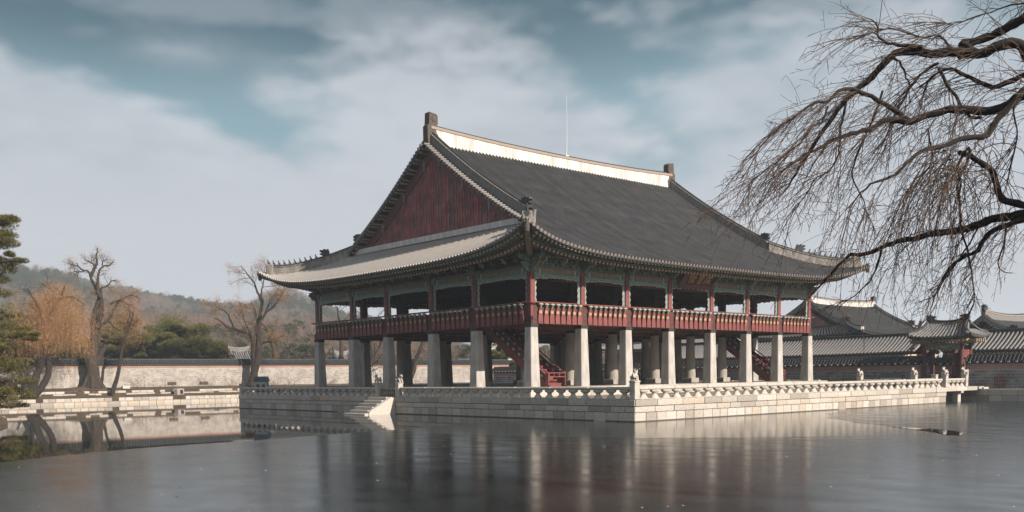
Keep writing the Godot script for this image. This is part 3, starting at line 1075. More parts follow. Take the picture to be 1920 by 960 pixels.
func timber_frame(t: Node3D) -> void:
	# square red posts round the edge, round dark ones inside
	var post := shaft(0.22, 0.205, 0.0, 3.55, 0.03).done(M.red_wood)
	var inner := MB.new()
	inner.lathe(PackedVector2Array([Vector2(0.33, 0), Vector2(0.31, 5.2)]), 12)
	var inner_m := inner.done(M.dark_wood)
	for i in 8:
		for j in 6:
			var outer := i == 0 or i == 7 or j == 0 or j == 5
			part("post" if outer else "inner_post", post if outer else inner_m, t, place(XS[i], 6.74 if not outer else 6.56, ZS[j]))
	for k in 4:
		var cols: Array = XS if k % 2 == 0 else ZS
		var ang: float = [0.0, PI * 0.5, PI, -PI * 0.5][k]
		var bs := Basis(Vector3.UP, ang)
		var org := side_point(k, 3.9, 0.0, 0.0)
		var way := side_way(k)
		var out := side_out(k)
		var ln := 34.4 if k % 2 == 0 else 28.416
		var fr := group_node("carved_frame", t)
		for i in cols.size() - 1:
			var a := absf(cols[i])
			var w := absf(cols[i + 1]) - a
			var ct := org + way * (a + w * 0.5)
			var b := MB.new()
			b.bevel(Transform3D(bs, ct + Vector3(0, 9.91, 0)), Vector3(w - 0.42, 0.42, 0.26), 0.03)
			var lt := part("lintel", b.done(M.beam_olive), t)
			# painted bands at both ends of the lintel
			for e in [-1.0, 1.0]:
				var mats := ["rafter_end", "green_wood", "blue_paint", "pink_edge", "green_dark"]
				for q in 5:
					b = MB.new()
					b.box(Transform3D(bs, ct + way * (e * (w * 0.5 - 0.34 - q * 0.13)) + Vector3(0, 9.91, 0)), Vector3(0.10, 0.428, 0.268))
					part("painted_band", b.done(M[mats[q]]), lt)
			b = MB.new()
			b.box(Transform3D(bs, ct + Vector3(0, 10.18, 0)), Vector3(w - 0.02, 0.10, 0.34))
			part("wall_plate", b.done(M.green_wood), t)
			b = MB.new()
			b.box(Transform3D(bs, ct + Vector3(0, 10.50, 0)), Vector3(w - 0.02, 0.52, 0.10))
			part("frieze_board", b.done(M.green_dark), t)
			b = MB.new()
			var fw := w - 0.44
			b.prism(scallop(fw, 2.02, 0.36, 0.30), 0.05, Transform3D(bs, ct - way * (fw * 0.5) + out * 0.03 + Vector3(0, 9.70, 0)))
			var cf := part("carved_edge", b.done(M.pink_edge), fr)
			b = MB.new()
			b.prism(scallop(fw - 0.02, 2.0, 0.29, 0.22), 0.03, Transform3D(bs, ct - way * (fw * 0.5 - 0.01) + out * 0.07 + Vector3(0, 9.695, 0)))
			part("carved_face", b.done(M.teal_paint), fr)
			# flower brackets on the frieze between the columns
			var nb := 4
			for q in nb:
				var s := ct + way * ((q + 0.5) / nb - 0.5) * (w - 0.9)
				b = MB.new()
				b.prism(PackedVector2Array([Vector2(-0.09, 0), Vector2(0.09, 0), Vector2(0.26, 0.14), Vector2(0.20, 0.26), Vector2(0.34, 0.36), Vector2(0.26, 0.46), Vector2(-0.26, 0.46), Vector2(-0.34, 0.36), Vector2(-0.20, 0.26), Vector2(-0.26, 0.14)]), 0.10, Transform3D(bs, s + out * 0.05 + Vector3(0, 10.24, 0)))
				part("frieze_bracket", b.done(M.green_wood), t)
				b = MB.new()
				b.prism(PackedVector2Array([Vector2(0.0, 0.0), Vector2(0.42, 0.12), Vector2(0.50, 0.34), Vector2(0.42, 0.42), Vector2(0.30, 0.30), Vector2(0.0, 0.30)]), 0.09, Transform3D(Basis(out, Vector3.UP, out.cross(Vector3.UP)), s + out * 0.12 + Vector3(0, 10.42, 0) - out.cross(Vector3.UP) * 0.045))
				part("tail_bracket", b.done(M.rafter_end if q % 2 == 0 else M.green_wood), t)
		# wing brackets over every post
		for i in cols.size():
			var s := org + way * absf(cols[i])
			var b := MB.new()
			for lay in 2:
				b.prism(PackedVector2Array([Vector2(-0.1, 0.0), Vector2(0.30, 0.0), Vector2(0.55 + lay * 0.25, 0.12), Vector2(0.78 + lay * 0.28, 0.34), Vector2(0.60 + lay * 0.25, 0.33), Vector2(0.50 + lay * 0.25, 0.40), Vector2(-0.1, 0.42)]), 0.16, Transform3D(Basis(out, Vector3.UP, out.cross(Vector3.UP)), s + Vector3(0, 10.06 + lay * 0.42, 0) + out * 0.14 - out.cross(Vector3.UP) * 0.08))
			for e in [-1.0, 1.0]:
				var z := Transform3D(Basis(way * e, Vector3.UP, (way * e).cross(Vector3.UP)), s + out * 0.15 + Vector3(0, 9.74, 0))
				b.prism(PackedVector2Array([Vector2(0.22, 0.0), Vector2(0.52, 0.06), Vector2(0.62, 0.30), Vector2(0.86, 0.40), Vector2(0.80, 0.52), Vector2(0.22, 0.56)]), 0.08, z)
			part("wing_bracket", b.done(M.green_wood), t)
		# round purlin under the rafters
		var b2 := MB.new()
		b2.tube(PackedVector3Array([org - way * 1.2 + Vector3(0, 10.96, 0), org + way * (ln + 1.2) + Vector3(0, 10.96, 0)]), PackedFloat32Array([0.19, 0.19]), 10, true)
		part("purlin", b2.done(M.green_dark), t)
	# inside: a second ring of lintels with carved edges, folded-up door leaves under the ceiling, the ceiling itself
	for ring in 2:
		var x0: float = XS[1 + ring]; var x1: float = XS[6 - ring]
		var z0: float = ZS[1 + ring]; var z1: float = ZS[4 - ring]
		var y0 := 9.30 + ring * 0.25
		for e in [[Vector3((x0 + x1) * 0.5, y0 + 0.5, z0), x1 - x0, 0.0], [Vector3((x0 + x1) * 0.5, y0 + 0.5, z1), x1 - x0, 0.0], [Vector3(x0, y0 + 0.5, (z0 + z1) * 0.5), z0 - z1, PI * 0.5], [Vector3(x1, y0 + 0.5, (z0 + z1) * 0.5), z0 - z1, PI * 0.5]]:
			var b := MB.new()
			b.box(Transform3D(Basis(Vector3.UP, e[2]), e[0] + Vector3(0, 0.3, 0)), Vector3(e[1], 1.1, 0.22))
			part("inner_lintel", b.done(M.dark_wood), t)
			var n := int(round(e[1] / 5.2))
			for i in n:
				var w: float = e[1] / n
				b = MB.new()
				b.prism(scallop(w - 0.6, 1.1, 0.34, 0.30), 0.06, Transform3D(Basis(Vector3.UP, e[2]), e[0] + Basis(Vector3.UP, e[2]) * Vector3(-e[1] * 0.5 + w * i + 0.3, -0.24, -0.03)))
				part("inner_frame", b.done(M.dark_wood), t)
	var dl := MB.new()
	dl.at((XS[1] + XS[6]) * 0.5, 8.98, ZS[1], XS[6] - XS[1], 0.06, 0.08)
	dl.at(XS[1], 8.98, (ZS[1] + ZS[4]) * 0.5, 0.08, 0.06, ZS[1] - ZS[4])
	part("tie_rail", dl.done(M.dark_wood), t)
	for i in 6:
		for q in 2:
			var b := MB.new()
			b.at(XS[i] + 2.4, 9.86 - q * 0.09, -2.5 - q * 1.0, 4.0, 0.05, 0.9)
			part("folded_door", b.done(M.door_paper), t)
	for i in 4:
		var b := MB.new()
		b.at(2.4, 9.84, ZS[i] - 2.7, 1.5, 0.05, 4.4)
		part("folded_door", b.done(M.door_paper), t)
	for i in 7:
		for j in 5:
			var b := MB.new()
			b.at((XS[i] + XS[i + 1]) * 0.5, 11.32, (ZS[j] + ZS[j + 1]) * 0.5, XS[i + 1] - XS[i] - 0.05, 0.08, ZS[j] - ZS[j + 1] - 0.05)
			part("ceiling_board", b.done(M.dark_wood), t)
	for i in 8:
		var b := MB.new()
		b.at(XS[i], 10.55, ZC, 0.36, 0.5, 27.9)
		part("tie_beam", b.done(M.dark_wood), t)


func eaves(t: Node3D) -> void:
	for k in 4:
		var ln := side_len(k)
		var show := k == 0 or k == 3
		var ev := group_node("eave", t)
		var n := int(ln / 0.375)
		var lump := MB.new()
		var lump2 := MB.new()
		for i in n:
			var s := (i + 0.5) * ln / n
			# fanned towards the corner columns
			var si := s
			var fan := 6.4
			if s < fan:
				si = 3.9 + (fan - 3.9) * (s - 0.4) / (fan - 0.4) if s > 0.4 else 3.9
			elif s > ln - fan:
				var m := ln - s
				si = ln - (3.9 + (fan - 3.9) * (m - 0.4) / (fan - 0.4) if m > 0.4 else 3.9)
			var fl := flare(s, ln)
			var up := lift2(s, ln)
			if s < 0.35 or s > ln - 0.35:
				continue
			var o := 2.05 + fl * 0.8
			# keep inside the hip
			var hip := minf(s, ln - s) - 3.9 + 0.1
			var pe := side_point(k, s, o, 10.36 + up * 0.93)
			if s < 2.0 or s > ln - 2.0:
				o = minf(o, 3.9 - minf(s, ln - s) + 1.2)
			pe = side_point(k, s, o, 10.36 + up * 0.93)
			var pi := side_point(k, si, 0.0, 11.20 + up * 0.12)
			var d := (pe - pi).normalized()
			var b := MB.new() if show else lump
			b.tube(PackedVector3Array([pi, pe]), PackedFloat32Array([0.10, 0.092]), 8)
			var rf: MeshInstance3D
			if show:
				rf = part("rafter", b.done(M.rafter_wood), ev)
			b = MB.new() if show else lump
			b.tube(PackedVector3Array([pe - d * 0.01, pe + d * 0.025]), PackedFloat32Array([0.098, 0.095]), 8, true)
			if show:
				part("rafter_end", b.done(M.rafter_end), ev)
			# flying rafters: square, on top
			var o2 := 2.95 + fl
			if s < 1.0 or s > ln - 1.0:
				continue
			var qe := side_point(k, s, o2, 10.56 + up * 0.985)
			var sq := lerpf(s, si, 0.42)
			var qi := side_point(k, sq, 1.6, 10.84 + up * 0.62)
			var f := (qe - qi).normalized()
			var rt := f.cross(Vector3.UP).normalized()
			var uu := rt.cross(f)
			b = MB.new() if show else lump2
			var tr := Transform3D(Basis(rt, uu, -f), (qe + qi) * 0.5)
			b.box(tr, Vector3(0.13, 0.15, (qe - qi).length()))
			if show:
				part("flying_rafter", b.done(M.green_wood), ev)
			b = MB.new() if show else lump2
			b.box(Transform3D(Basis(rt, uu, -f), qe + f * 0.01), Vector3(0.14, 0.16, 0.03))
			if show:
				part("flying_end", b.done(M.flying_end), ev)
		if not show:
			stuff_part("rafter", lump.done(M.rafter_wood), ev)
			stuff_part("flying_rafter", lump2.done(M.rafter_wood), ev)
		# the boards over the rafters, and the green battens along their ends
		var rows := []
		for e in [[3.22, 10.66, 1.0], [2.6, 10.74, 0.95], [1.9, 10.66, 0.9], [0.0, 11.36, 0.25], [-3.0, 12.6, 0.0]]:
			var row := []
			for j in 61:
				var s := ln * j / 60.0
				var fl := flare(s, ln)
				var o: float = e[0] + fl * clampf(e[0] / 3.0, 0, 1)
				var sx := s
				if e[0] < 3.0:   # stay inside the hip lines
					var lim: float = 3.9 - e[0] - 0.6 * clampf(e[0] / 3.0, 0, 1) + 0.3
					sx = clampf(s, lim, ln - lim)
				row.append(side_point(k, sx, o, e[1] + lift2(s, ln) * e[2]))
			rows.append(row)
		rows.reverse()
		var b := MB.new()
		b.sheet(rows)
		part("soffit", b.done(M.soffit), ev)
		for bt in [[2.12, 10.50, 0.93, 0.8, "green_wood", 0.10, 0.09], [3.06, 10.68, 0.99, 1.0, "green_wood", 0.08, 0.10], [3.24, 10.73, 1.0, 1.0, "green_dark", 0.07, 0.11]]:
			b = MB.new()
			var pts := []
			for j in 61:
				var s := ln * j / 60.0
				pts.append(side_point(k, s if bt[0] > 3.0 else clampf(s, 0.9, ln - 0.9), bt[0] + flare(s, ln) * bt[3], bt[1] + lift2(s, ln) * bt[2]))
			var o := side_out(k)
			for j in 60:
				var a: Vector3 = pts[j]; var c: Vector3 = pts[j + 1]
				if a.distance_to(c) < 0.02:
					continue
				var u := Vector3(0, bt[6] * 0.5, 0); var w: Vector3 = o * bt[5] * 0.5
				b.hexa([a + w - u, c + w - u, c - w - u, a - w - u, a + w + u, c + w + u, c - w + u, a - w + u])
			part("eave_batten", b.done(M[bt[4]]), ev)
	# the corner rafters, thick beams on the diagonals with painted ends
	for q in [[0.0, 0.0, -1.0, 1.0], [34.4, 0.0, 1.0, 1.0], [34.4, -28.416, 1.0, -1.0], [0.0, -28.416, -1.0, -1.0]]:
		var dir := Vector3(q[2], 0, q[3])
		var c := Vector3(q[0], 0, q[1])
		for lay in 2:
			var a: Vector3 = c + dir * -0.3 + Vector3(0, 10.95 + lay * 0.3, 0)
			var m: Vector3 = c + dir * (1.9 + lay * 0.6) + Vector3(0, 11.20 + lay * 0.38, 0)
			var e: Vector3 = c + dir * (2.75 + lay * 0.85) + Vector3(0, 11.62 + lay * 0.44, 0)
			var side := Vector3(q[3], 0, -q[2]).normalized() * 0.17
			if lay == 1:
				side *= 0.85
			var h := Vector3(0, 0.24, 0)
			var b := MB.new()
			for sg in [[a, m], [m, e]]:
				var s0: Vector3 = side
				var p := [sg[0] + s0 - h, sg[1] + s0 - h, sg[1] - s0 - h, sg[0] - s0 - h, sg[0] + s0 + h, sg[1] + s0 + h, sg[1] - s0 + h, sg[0] - s0 + h]
				var ctr: Vector3 = (p[1] - p[0]).cross(p[2] - p[0])
				if ctr.y < 0:
					p = [p[3], p[2], p[1], p[0], p[7], p[6], p[5], p[4]]
				b.hexa(p)
			var hr := part("hip_rafter", b.done(M.rafter_wood if lay == 0 else M.beam_olive), t)
			var f := (e - m).normalized()
			b = MB.new()
			var rt := side.normalized()
			var bs := Basis(rt, f.cross(rt) if f.cross(rt).y > 0 else -f.cross(rt), f)
			if bs.determinant() < 0:
				bs.x = -bs.x
			for mk in [[0.0, 0.0, 0.30, 0.42, "jade_pale"], [0.0, 0.07, 0.20, 0.16, "blue_paint"], [0.0, -0.09, 0.20, 0.12, "pink_edge"]]:
				b = MB.new()
				b.box(Transform3D(bs, e + f * (0.01 if mk[4] == "jade_pale" else 0.02) + bs.x * mk[0] + bs.y * mk[1]), Vector3(mk[2] * side.length() / 0.17, mk[3], 0.02))
				part("painted_end", b.done(M[mk[4]]), hr)


func slope_point(k: int, s: float, q: float) -> Vector3:
	var ln := side_len(k)
	return side_point(k, s, 3.3 - q, roof_y(s, ln, q))


func roof(t: Node3D) -> void:
	var names := ["roof_slope", "roof_slope", "roof_slope", "roof_slope"]
	for k in 4:
		var ln := side_len(k)
		var show := k == 0 or k == 3
		var big := k % 2 == 0
		var top := 17.45 if big else 5.75
		var sl := group_node(names[k], t)
		var bed := MB.new()
		var lump := MB.new()
		var pitch := 0.36
		var n := int((ln - 0.2) / pitch)
		for i in n:
			var s := (i + 0.5) * (ln - 0.2) / n + 0.1
			var e := minf(s, ln - s)
			var q0 := -flare(s, ln)
			var q1 := top
			# up to the hip: in from the corner by e means q = e - 0.6
			var hip := e - 0.6
			if big:
				if e < 6.05:
					q1 = hip
			else:
				q1 = minf(top, hip)
			if q1 < q0 + 0.25:
				q1 = q0 + 0.25
			var m := maxi(3, int((q1 - q0) / 1.1) + 2)
			var p := PackedVector3Array()
			for j in m:
				var q := lerpf(q0, q1, float(j) / (m - 1))
				p.append(slope_point(k, s, q))
			var way := side_way(k)
			var b := MB.new() if show else lump
			var lifted := PackedVector3Array()
			for x in p:
				lifted.append(x + Vector3(0, 0.035, 0))
			b.tile_row(lifted, way, 0.105, 0.155, show)
			if show:
				part("tile_row", b.done(M["roof_tile%d" % (rng.randi() % 4)] if k == 0 else M.roof_tile_old), sl)
				# the round end tile and the lip tile next to it
				b = MB.new()
				var f := (p[0] - p[1]).normalized()
				var up := f.cross(way)
				if up.y < 0:
					up = -up
				var ct := p[0] + up * 0.045 + f * 0.055
				for z in 10:
					var a1 := TAU * z / 10.0
					var a2 := TAU * (z + 1) / 10.0
					b.leaf(ct, ct + (way * cos(a1) + up * sin(a1)) * 0.115, ct + (way * cos(a2) + up * sin(a2)) * 0.115, f)
				part("tile_end", b.done(M.tile_disc), sl)
			# the hollow tiles between this row and the next, a shallow trough
			var w := way * (ln / n * 0.5)
			var mid: float = s + ln / n * 0.5
			for j in m - 1:
				bed.quad(p[j] - w, p[j] + w, p[j + 1] + w, p[j + 1] - w)
			var lip := p[0] + w
			var f2 := (p[0] - p[1]).normalized()
			bed.quad(lip - way * 0.10 - Vector3(0, 0.13, 0) + f2 * 0.05, lip + way * 0.10 - Vector3(0, 0.13, 0) + f2 * 0.05, lip + way * 0.12 + f2 * 0.02, lip - way * 0.12 + f2 * 0.02)
		if not show:
			stuff_part("tile_row", lump.done(M.roof_tile0), sl)
		part("tile_bed", bed.done(M.roof_base), sl)


const VX := 1.75      # the verge of the gable roof
const GX := 2.62      # the gable boarding


func main_y(d: float) -> float:      # height of the main slope at depth d from the ridge line, out by the verge
	return roof_y(VX + 3.9 + 0.4, 42.2, 17.508 - d)


func gables(t: Node3D) -> void:
	for e in 2:
		var gt := group_node("gable", t)
		var sx := 1.0 if e == 0 else -1.0
		var bx := GX if e == 0 else 34.4 - GX
		var vx := VX if e == 0 else 34.4 - VX
		var half := 11.0
		var base := 13.75
		# boarding: each plank its own, cut to the slope
		var pitch := 0.33
		var n := int(half * 2 / pitch)
		var lump := MB.new()
		for i in n:
			var z0 := -half + i * half * 2 / n
			var z1 := z0 + half * 2 / n - 0.012
			var y0 := main_y(absf(z0)) - 0.55
			var y1 := main_y(absf(z1)) - 0.55
			if minf(y0, y1) < base + 0.05:
				continue
			var dx := rng.randf_range(0.0, 0.02)
			var b := MB.new() if e == 0 else lump
			var xf := bx - sx * (0.05 + dx)
			var xb := bx + sx * 0.02
			var a := [Vector3(xf, base, ZC + z0), Vector3(xf, base, ZC + z1), Vector3(xb, base, ZC + z1), Vector3(xb, base, ZC + z0), Vector3(xf, y0, ZC + z0), Vector3(xf, y1, ZC + z1), Vector3(xb, y1, ZC + z1), Vector3(xb, y0, ZC + z0)]
			if e == 1:
				a = [a[1], a[0], a[3], a[2], a[5], a[4], a[7], a[6]]
			b.hexa(a)
			if e == 0:
				part("plank", b.done(M["plank%d" % (rng.randi() % 4)]), gt)
				if i % 3 != 1:
					b = MB.new()
					b.at(xf - 0.015, (base + y0) * 0.5, ZC + z0, 0.06, y0 - base - 0.02, 0.05)
					part("batten", b.done(M.plank_batten), gt)
		if e == 1:
			stuff_part("plank", lump.done(M.plank0), gt)
		# barge boards under the verge, mokgiyeon stubs, verge tiles
		for sd in [-1.0, 1.0]:
			var b := MB.new()
			var m := 24
			var pts := []
			for j in m + 1:
				var d := 0.0 + 11.55 * j / m
				pts.append(Vector2(d, main_y(d)))
			for j in m:
				var p: Vector2 = pts[j]; var q: Vector2 = pts[j + 1]
				var f := [Vector3(bx - sx * 0.16, p.y - 1.05, ZC + sd * p.x), Vector3(bx - sx * 0.16, q.y - 1.05, ZC + sd * q.x), Vector3(bx - sx * 0.06, q.y - 1.05, ZC + sd * q.x), Vector3(bx - sx * 0.06, p.y - 1.05, ZC + sd * p.x)]
				for z in 4:
					f.append(f[z] + Vector3(0, 0.95, 0))
				if sd * sx < 0:
					f = [f[1], f[0], f[3], f[2], f[5], f[4], f[7], f[6]]
				b.hexa(f)
			part("barge_board", b.done(M.barge_wood), gt)
			# roof bed of the verge
			b = MB.new()
			for j in m:
				var p: Vector2 = pts[j]; var q: Vector2 = pts[j + 1]
				var c0 := Vector3(vx, p.y - 0.03, ZC + sd * p.x); var c1 := Vector3(vx, q.y - 0.03, ZC + sd * q.x)
				var f := [c0 - Vector3(0, 0.12, 0), c1 - Vector3(0, 0.12, 0), c1 + Vector3(sx * 1.4, -0.12, 0), c0 + Vector3(sx * 1.4, -0.12, 0), c0, c1, c1 + Vector3(sx * 1.4, 0, 0), c0 + Vector3(sx * 1.4, 0, 0)]
				if sd * sx < 0:
					f = [f[1], f[0], f[3], f[2], f[5], f[4], f[7], f[6]]
				b.hexa(f)
			part("verge_bed", b.done(M.dark_wood), gt)
			lump = MB.new()
			var s := 0.25
			var cnt := 0
			while s < 11.5:
				var y := main_y(s)
				var slope := atan2(main_y(s + 0.1) - y, 0.1)
				# short wooden stubs under the verge
				if cnt % 3 < 2 and s < 11.2 and e == 0:
					var sb := MB.new()
					sb.box(Transform3D(Basis(Vector3.RIGHT, -slope * sd), Vector3(bx - sx * 0.50, y - 0.24, ZC + sd * s)), Vector3(0.74, 0.13, 0.13))
					part("verge_stub", sb.done(M.ridge_cap), gt)
				b = MB.new() if e == 0 else lump
				var p := PackedVector3Array([Vector3(vx - sx * 0.16, y + 0.02, ZC + sd * s), Vector3(vx + sx * 0.75, y + 0.10, ZC + sd * s)])
				var ac := Vector3(0, sin(slope), sd * cos(slope)).normalized()
				b.tile_row(p, ac, 0.088, 0.11, true)
				if e == 0:
					part("verge_tile", b.done(M.verge_tile), gt)
				s += 0.30
				cnt += 1
			if e == 1:
				stuff_part("verge_tile", lump.done(M.verge_tile), gt)
			# pale carved hangers on the barge board
			if e == 0:
				for d in [1.0, 3.9, 7.1, 10.2]:
					b = MB.new()
					b.prism(PackedVector2Array([Vector2(-0.16, 0), Vector2(0.16, 0), Vector2(0.19, -0.3), Vector2(0.11, -0.42), Vector2(0.16, -0.6), Vector2(0.05, -0.78), Vector2(0.02, -1.0), Vector2(-0.06, -0.78), Vector2(-0.15, -0.55), Vector2(-0.10, -0.4), Vector2(-0.19, -0.25)]), 0.05, Transform3D(Basis(Vector3(0, 0, 1), Vector3.UP, Vector3(-1, 0, 0)), Vector3(bx - 0.17, main_y(d) - 0.42, ZC + sd * d)))
					part("barge_hanger", b.done(M.plaster_grey), gt)
		# pale flashing at the foot of the gable, over the skirt roof
		var fb := MB.new()
		fb.at(bx - sx * 0.30, 13.86, ZC, 0.42, 0.44, 22.4)
		part("flashing", fb.done(M.plaster_white), gt)
		# filling behind the boards
		var gb := MB.new()
		var poly := PackedVector2Array([Vector2(-11.2, 13.0), Vector2(11.2, 13.0)])
		for j in 13:
			var d := 11.2 - 22.4 * j / 12.0
			poly.append(Vector2(d, main_y(absf(d)) - 0.3))
		gb.prism(poly, 0.1, Transform3D(Basis(Vector3(0, 0, -1), Vector3.UP, Vector3(1, 0, 0)), Vector3(bx + (0.03 if e == 0 else -0.13), 0, ZC)))
		part("gable_back", gb.done(M.dark_wood), gt)


# a plastered ridge along a path: body, projecting cap, round tiles on top
func ridge_wall(called: String, t: Node3D, p: PackedVector3Array, h: PackedFloat32Array, thick: float, m: Material, capm: Material, cap_h := 0.16) -> Node3D:
	var b := MB.new()
	var c := MB.new()
	var d := MB.new()
	for i in p.size() - 1:
		var a := p[i]; var e := p[i + 1]
		var w0 := Vector3((e - a).z, 0, -(e - a).x).normalized() * -thick * 0.5
		var ha := Vector3(0, h[i], 0); var he := Vector3(0, h[i + 1], 0)
		b.hexa([a + w0, e + w0, e - w0, a - w0, a + w0 + ha, e + w0 + he, e - w0 + he, a - w0 + ha])
		var w1 := w0 * 1.22
		var k := Vector3(0, cap_h, 0)
		var a1 := a + ha; var e1 := e + he
		c.hexa([a1 + w1, e1 + w1, e1 - w1, a1 - w1, a1 + w1 + k, e1 + w1 + k, e1 - w1 + k, a1 - w1 + k])
	var tp := PackedVector3Array()
	var r := PackedFloat32Array()
	for i in p.size():
		tp.append(p[i] + Vector3(0, h[i] + cap_h, 0)); r.append(thick * 0.36)
	d.tube(tp, r, 8, true)
	var o := part(called, b.done(m), t)
	part("ridge_cap", c.done(capm), o)
	part("ridge_tile", d.done(M.wall_tile), o)
	return o


func ridges(t: Node3D) -> void:
	# the main ridge, sagging a little in the middle
	var p := PackedVector3Array()
	var h := PackedFloat32Array()
	for i in 25:
		var f := i / 24.0
		var x := lerpf(2.3, 32.1, f)
		var sag := pow(absf(f - 0.5) * 2.0, 2.2)
		p.append(Vector3(x, 20.98 + sag * 0.22, ZC))
		h.append(1.05 + sag * 0.12)
	var mr := ridge_wall("main_ridge", t, p, h, 0.52, M.plaster_white, M.ridge_cap, 0.2)
	for e in 2:
		var sx := 1.0 if e == 0 else -1.0
		var b := MB.new()
		var poly := PackedVector2Array([Vector2(-0.25, -0.8), Vector2(0.62, -0.8), Vector2(0.74, 0.1), Vector2(0.55, 0.32), Vector2(0.46, 0.75), Vector2(0.60, 0.92), Vector2(0.68, 1.0), Vector2(0.68, 1.62), Vector2(0.55, 1.78), Vector2(-0.12, 1.86), Vector2(-0.18, 0.95), Vector2(-0.34, 0.78), Vector2(-0.34, -0.1)])
		b.prism(poly, 0.62, Transform3D(Basis(Vector3(sx, 0, 0), Vector3.UP, Vector3(0, 0, sx)), Vector3(2.25 if e == 0 else 32.15, 21.75, ZC - 0.31 * sx)))
		var fn := part("ridge_finial", b.done(M.finial_clay), t)
		b = MB.new()
		b.bevel(place(2.25 + 0.30 if e == 0 else 32.15 - 0.30, 23.1, ZC), Vector3(0.5, 0.42, 0.72), 0.08)
		part("carved_boss", b.done(M.finial_clay), fn)
	# verge ridges, running down both slopes by the gable
	for e in 2:
		for sd in [-1.0, 1.0]:
			p = PackedVector3Array(); h = PackedFloat32Array()
			for i in 15:
				var d := 0.2 + 11.35 * i / 14.0
				p.append(Vector3(2.45 if e == 0 else 31.95, main_y(d) + 0.02, ZC + sd * d)); h.append(0.84)
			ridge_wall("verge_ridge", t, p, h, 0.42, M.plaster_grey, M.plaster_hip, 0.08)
			var f := Vector3(2.45 if e == 0 else 31.95, main_y(11.2) + 0.95, ZC + sd * 11.2)
			dragon(t, f, Vector3(0, 0, sd))
	# hip ridges with their row of little figures
	for q in [[0.0, 0.0, -1.0, 1.0, 0], [34.4, 0.0, 1.0, 1.0, 1], [34.4, -28.416, 1.0, -1.0, 2], [0.0, -28.416, -1.0, -1.0, 3]]:
		p = PackedVector3Array(); h = PackedFloat32Array()
		var dir := Vector3(q[2], 0, q[3])
		for i in 12:
			var o := lerpf(-2.55, 3.25, i / 11.0)
			var y := roof_y(3.9 - o, 42.2, 3.3 - o)
			p.append(Vector3(q[0], y - 0.02, q[1]) + dir * o); h.append(0.80 - 0.12 * i / 11.0)
		ridge_wall("hip_ridge", t, p, h, 0.52, M.plaster_hip, M.plaster_hip, 0.06)
		# a dark dragon head half way, then ten figures
		var top := func(o: float) -> Vector3:
			return Vector3(q[0], roof_y(3.9 - o, 42.2, 3.3 - o) + 0.86, q[1]) + dir * o
		dragon(t, top.call(-0.55) + Vector3(0, 0.08, 0), dir.normalized())
		for i in 10:
			var o := 0.02 + i * 0.345
			figure(t, top.call(o) + Vector3(0, 0.02, 0), atan2(dir.x, dir.z), i)
		var b := MB.new()
		b.bevel(Transform3D(Basis(Vector3.UP, atan2(dir.x, dir.z)), top.call(3.0) + Vector3(0, -0.42, 0)), Vector3(0.66, 0.94, 0.6), 0.03)
		part("hip_end_block", b.done(M.plaster_hip), t)
		# the clay cap on the tip of the corner rafter
		b = MB.new()
		b.lathe(PackedVector2Array([Vector2(0.13, -0.45), Vector2(0.19, -0.2), Vector2(0.20, 0.10), Vector2(0.12, 0.26), Vector2(0.0, 0.30)]), 10, Transform3D(Basis(), Vector3(q[0], 12.12, q[1]) + dir * 3.72))
		part("corner_cap", b.done(M.finial_clay), t)
	# lightning rod
	var rod := MB.new()
	rod.tube(PackedVector3Array([Vector3(17.55, 22.2, ZC), Vector3(17.62, 23.2, ZC), Vector3(17.66, 27.6, ZC)]), PackedFloat32Array([0.06, 0.045, 0.022]), 6)
	rod.at(17.55, 22.36, ZC, 0.4, 0.1, 0.3)
	part("lightning_rod", rod.done(M.rod_metal), t)


func dragon(t: Node3D, at: Vector3, way: Vector3) -> void:
	var b := MB.new()
	b.prism(PackedVector2Array([Vector2(-0.35, 0), Vector2(0.20, 0), Vector2(0.42, 0.10), Vector2(0.46, 0.22), Vector2(0.22, 0.24), Vector2(0.44, 0.36), Vector2(0.42, 0.52), Vector2(0.15, 0.50), Vector2(0.02, 0.62), Vector2(-0.15, 0.52), Vector2(-0.30, 0.60), Vector2(-0.40, 0.3)]), 0.34, Transform3D(Basis(way, Vector3.UP, way.cross(Vector3.UP)), at - way.cross(Vector3.UP) * 0.17))
	part("dragon_head", b.done(M.figure_clay), t)


func figure(t: Node3D, at: Vector3, turn: float, i: int) -> void:
	var b := MB.new()
	var s := 1.0 if i < 9 else 1.15
	var tr := Transform3D(Basis(Vector3.UP, turn).scaled(Vector3(s, s, s)), at)
	b.tube(PackedVector3Array([tr * Vector3(0, 0.0, -0.10), tr * Vector3(0, 0.10, -0.07), tr * Vector3(0, 0.24, 0.02), tr * Vector3(0, 0.32, 0.05)]), PackedFloat32Array([0.07, 0.085, 0.06, 0.035]), 6, true)
	b.tube(PackedVector3Array([tr * Vector3(0, 0.22, 0.03), tr * Vector3(0.03, 0.10, 0.10), tr * Vector3(0.03, 0.0, 0.12)]), PackedFloat32Array([0.035, 0.03, 0.03]), 5, true)
	b.lathe(PackedVector2Array([Vector2(0.0, -0.07), Vector2(0.055, -0.04), Vector2(0.06, 0.02), Vector2(0.03, 0.07), Vector2(0, 0.08)]), 6, Transform3D(Basis(), tr * Vector3(0, 0.36, 0.07)))
	part("roof_figure", b.done(M.figure_clay), t)


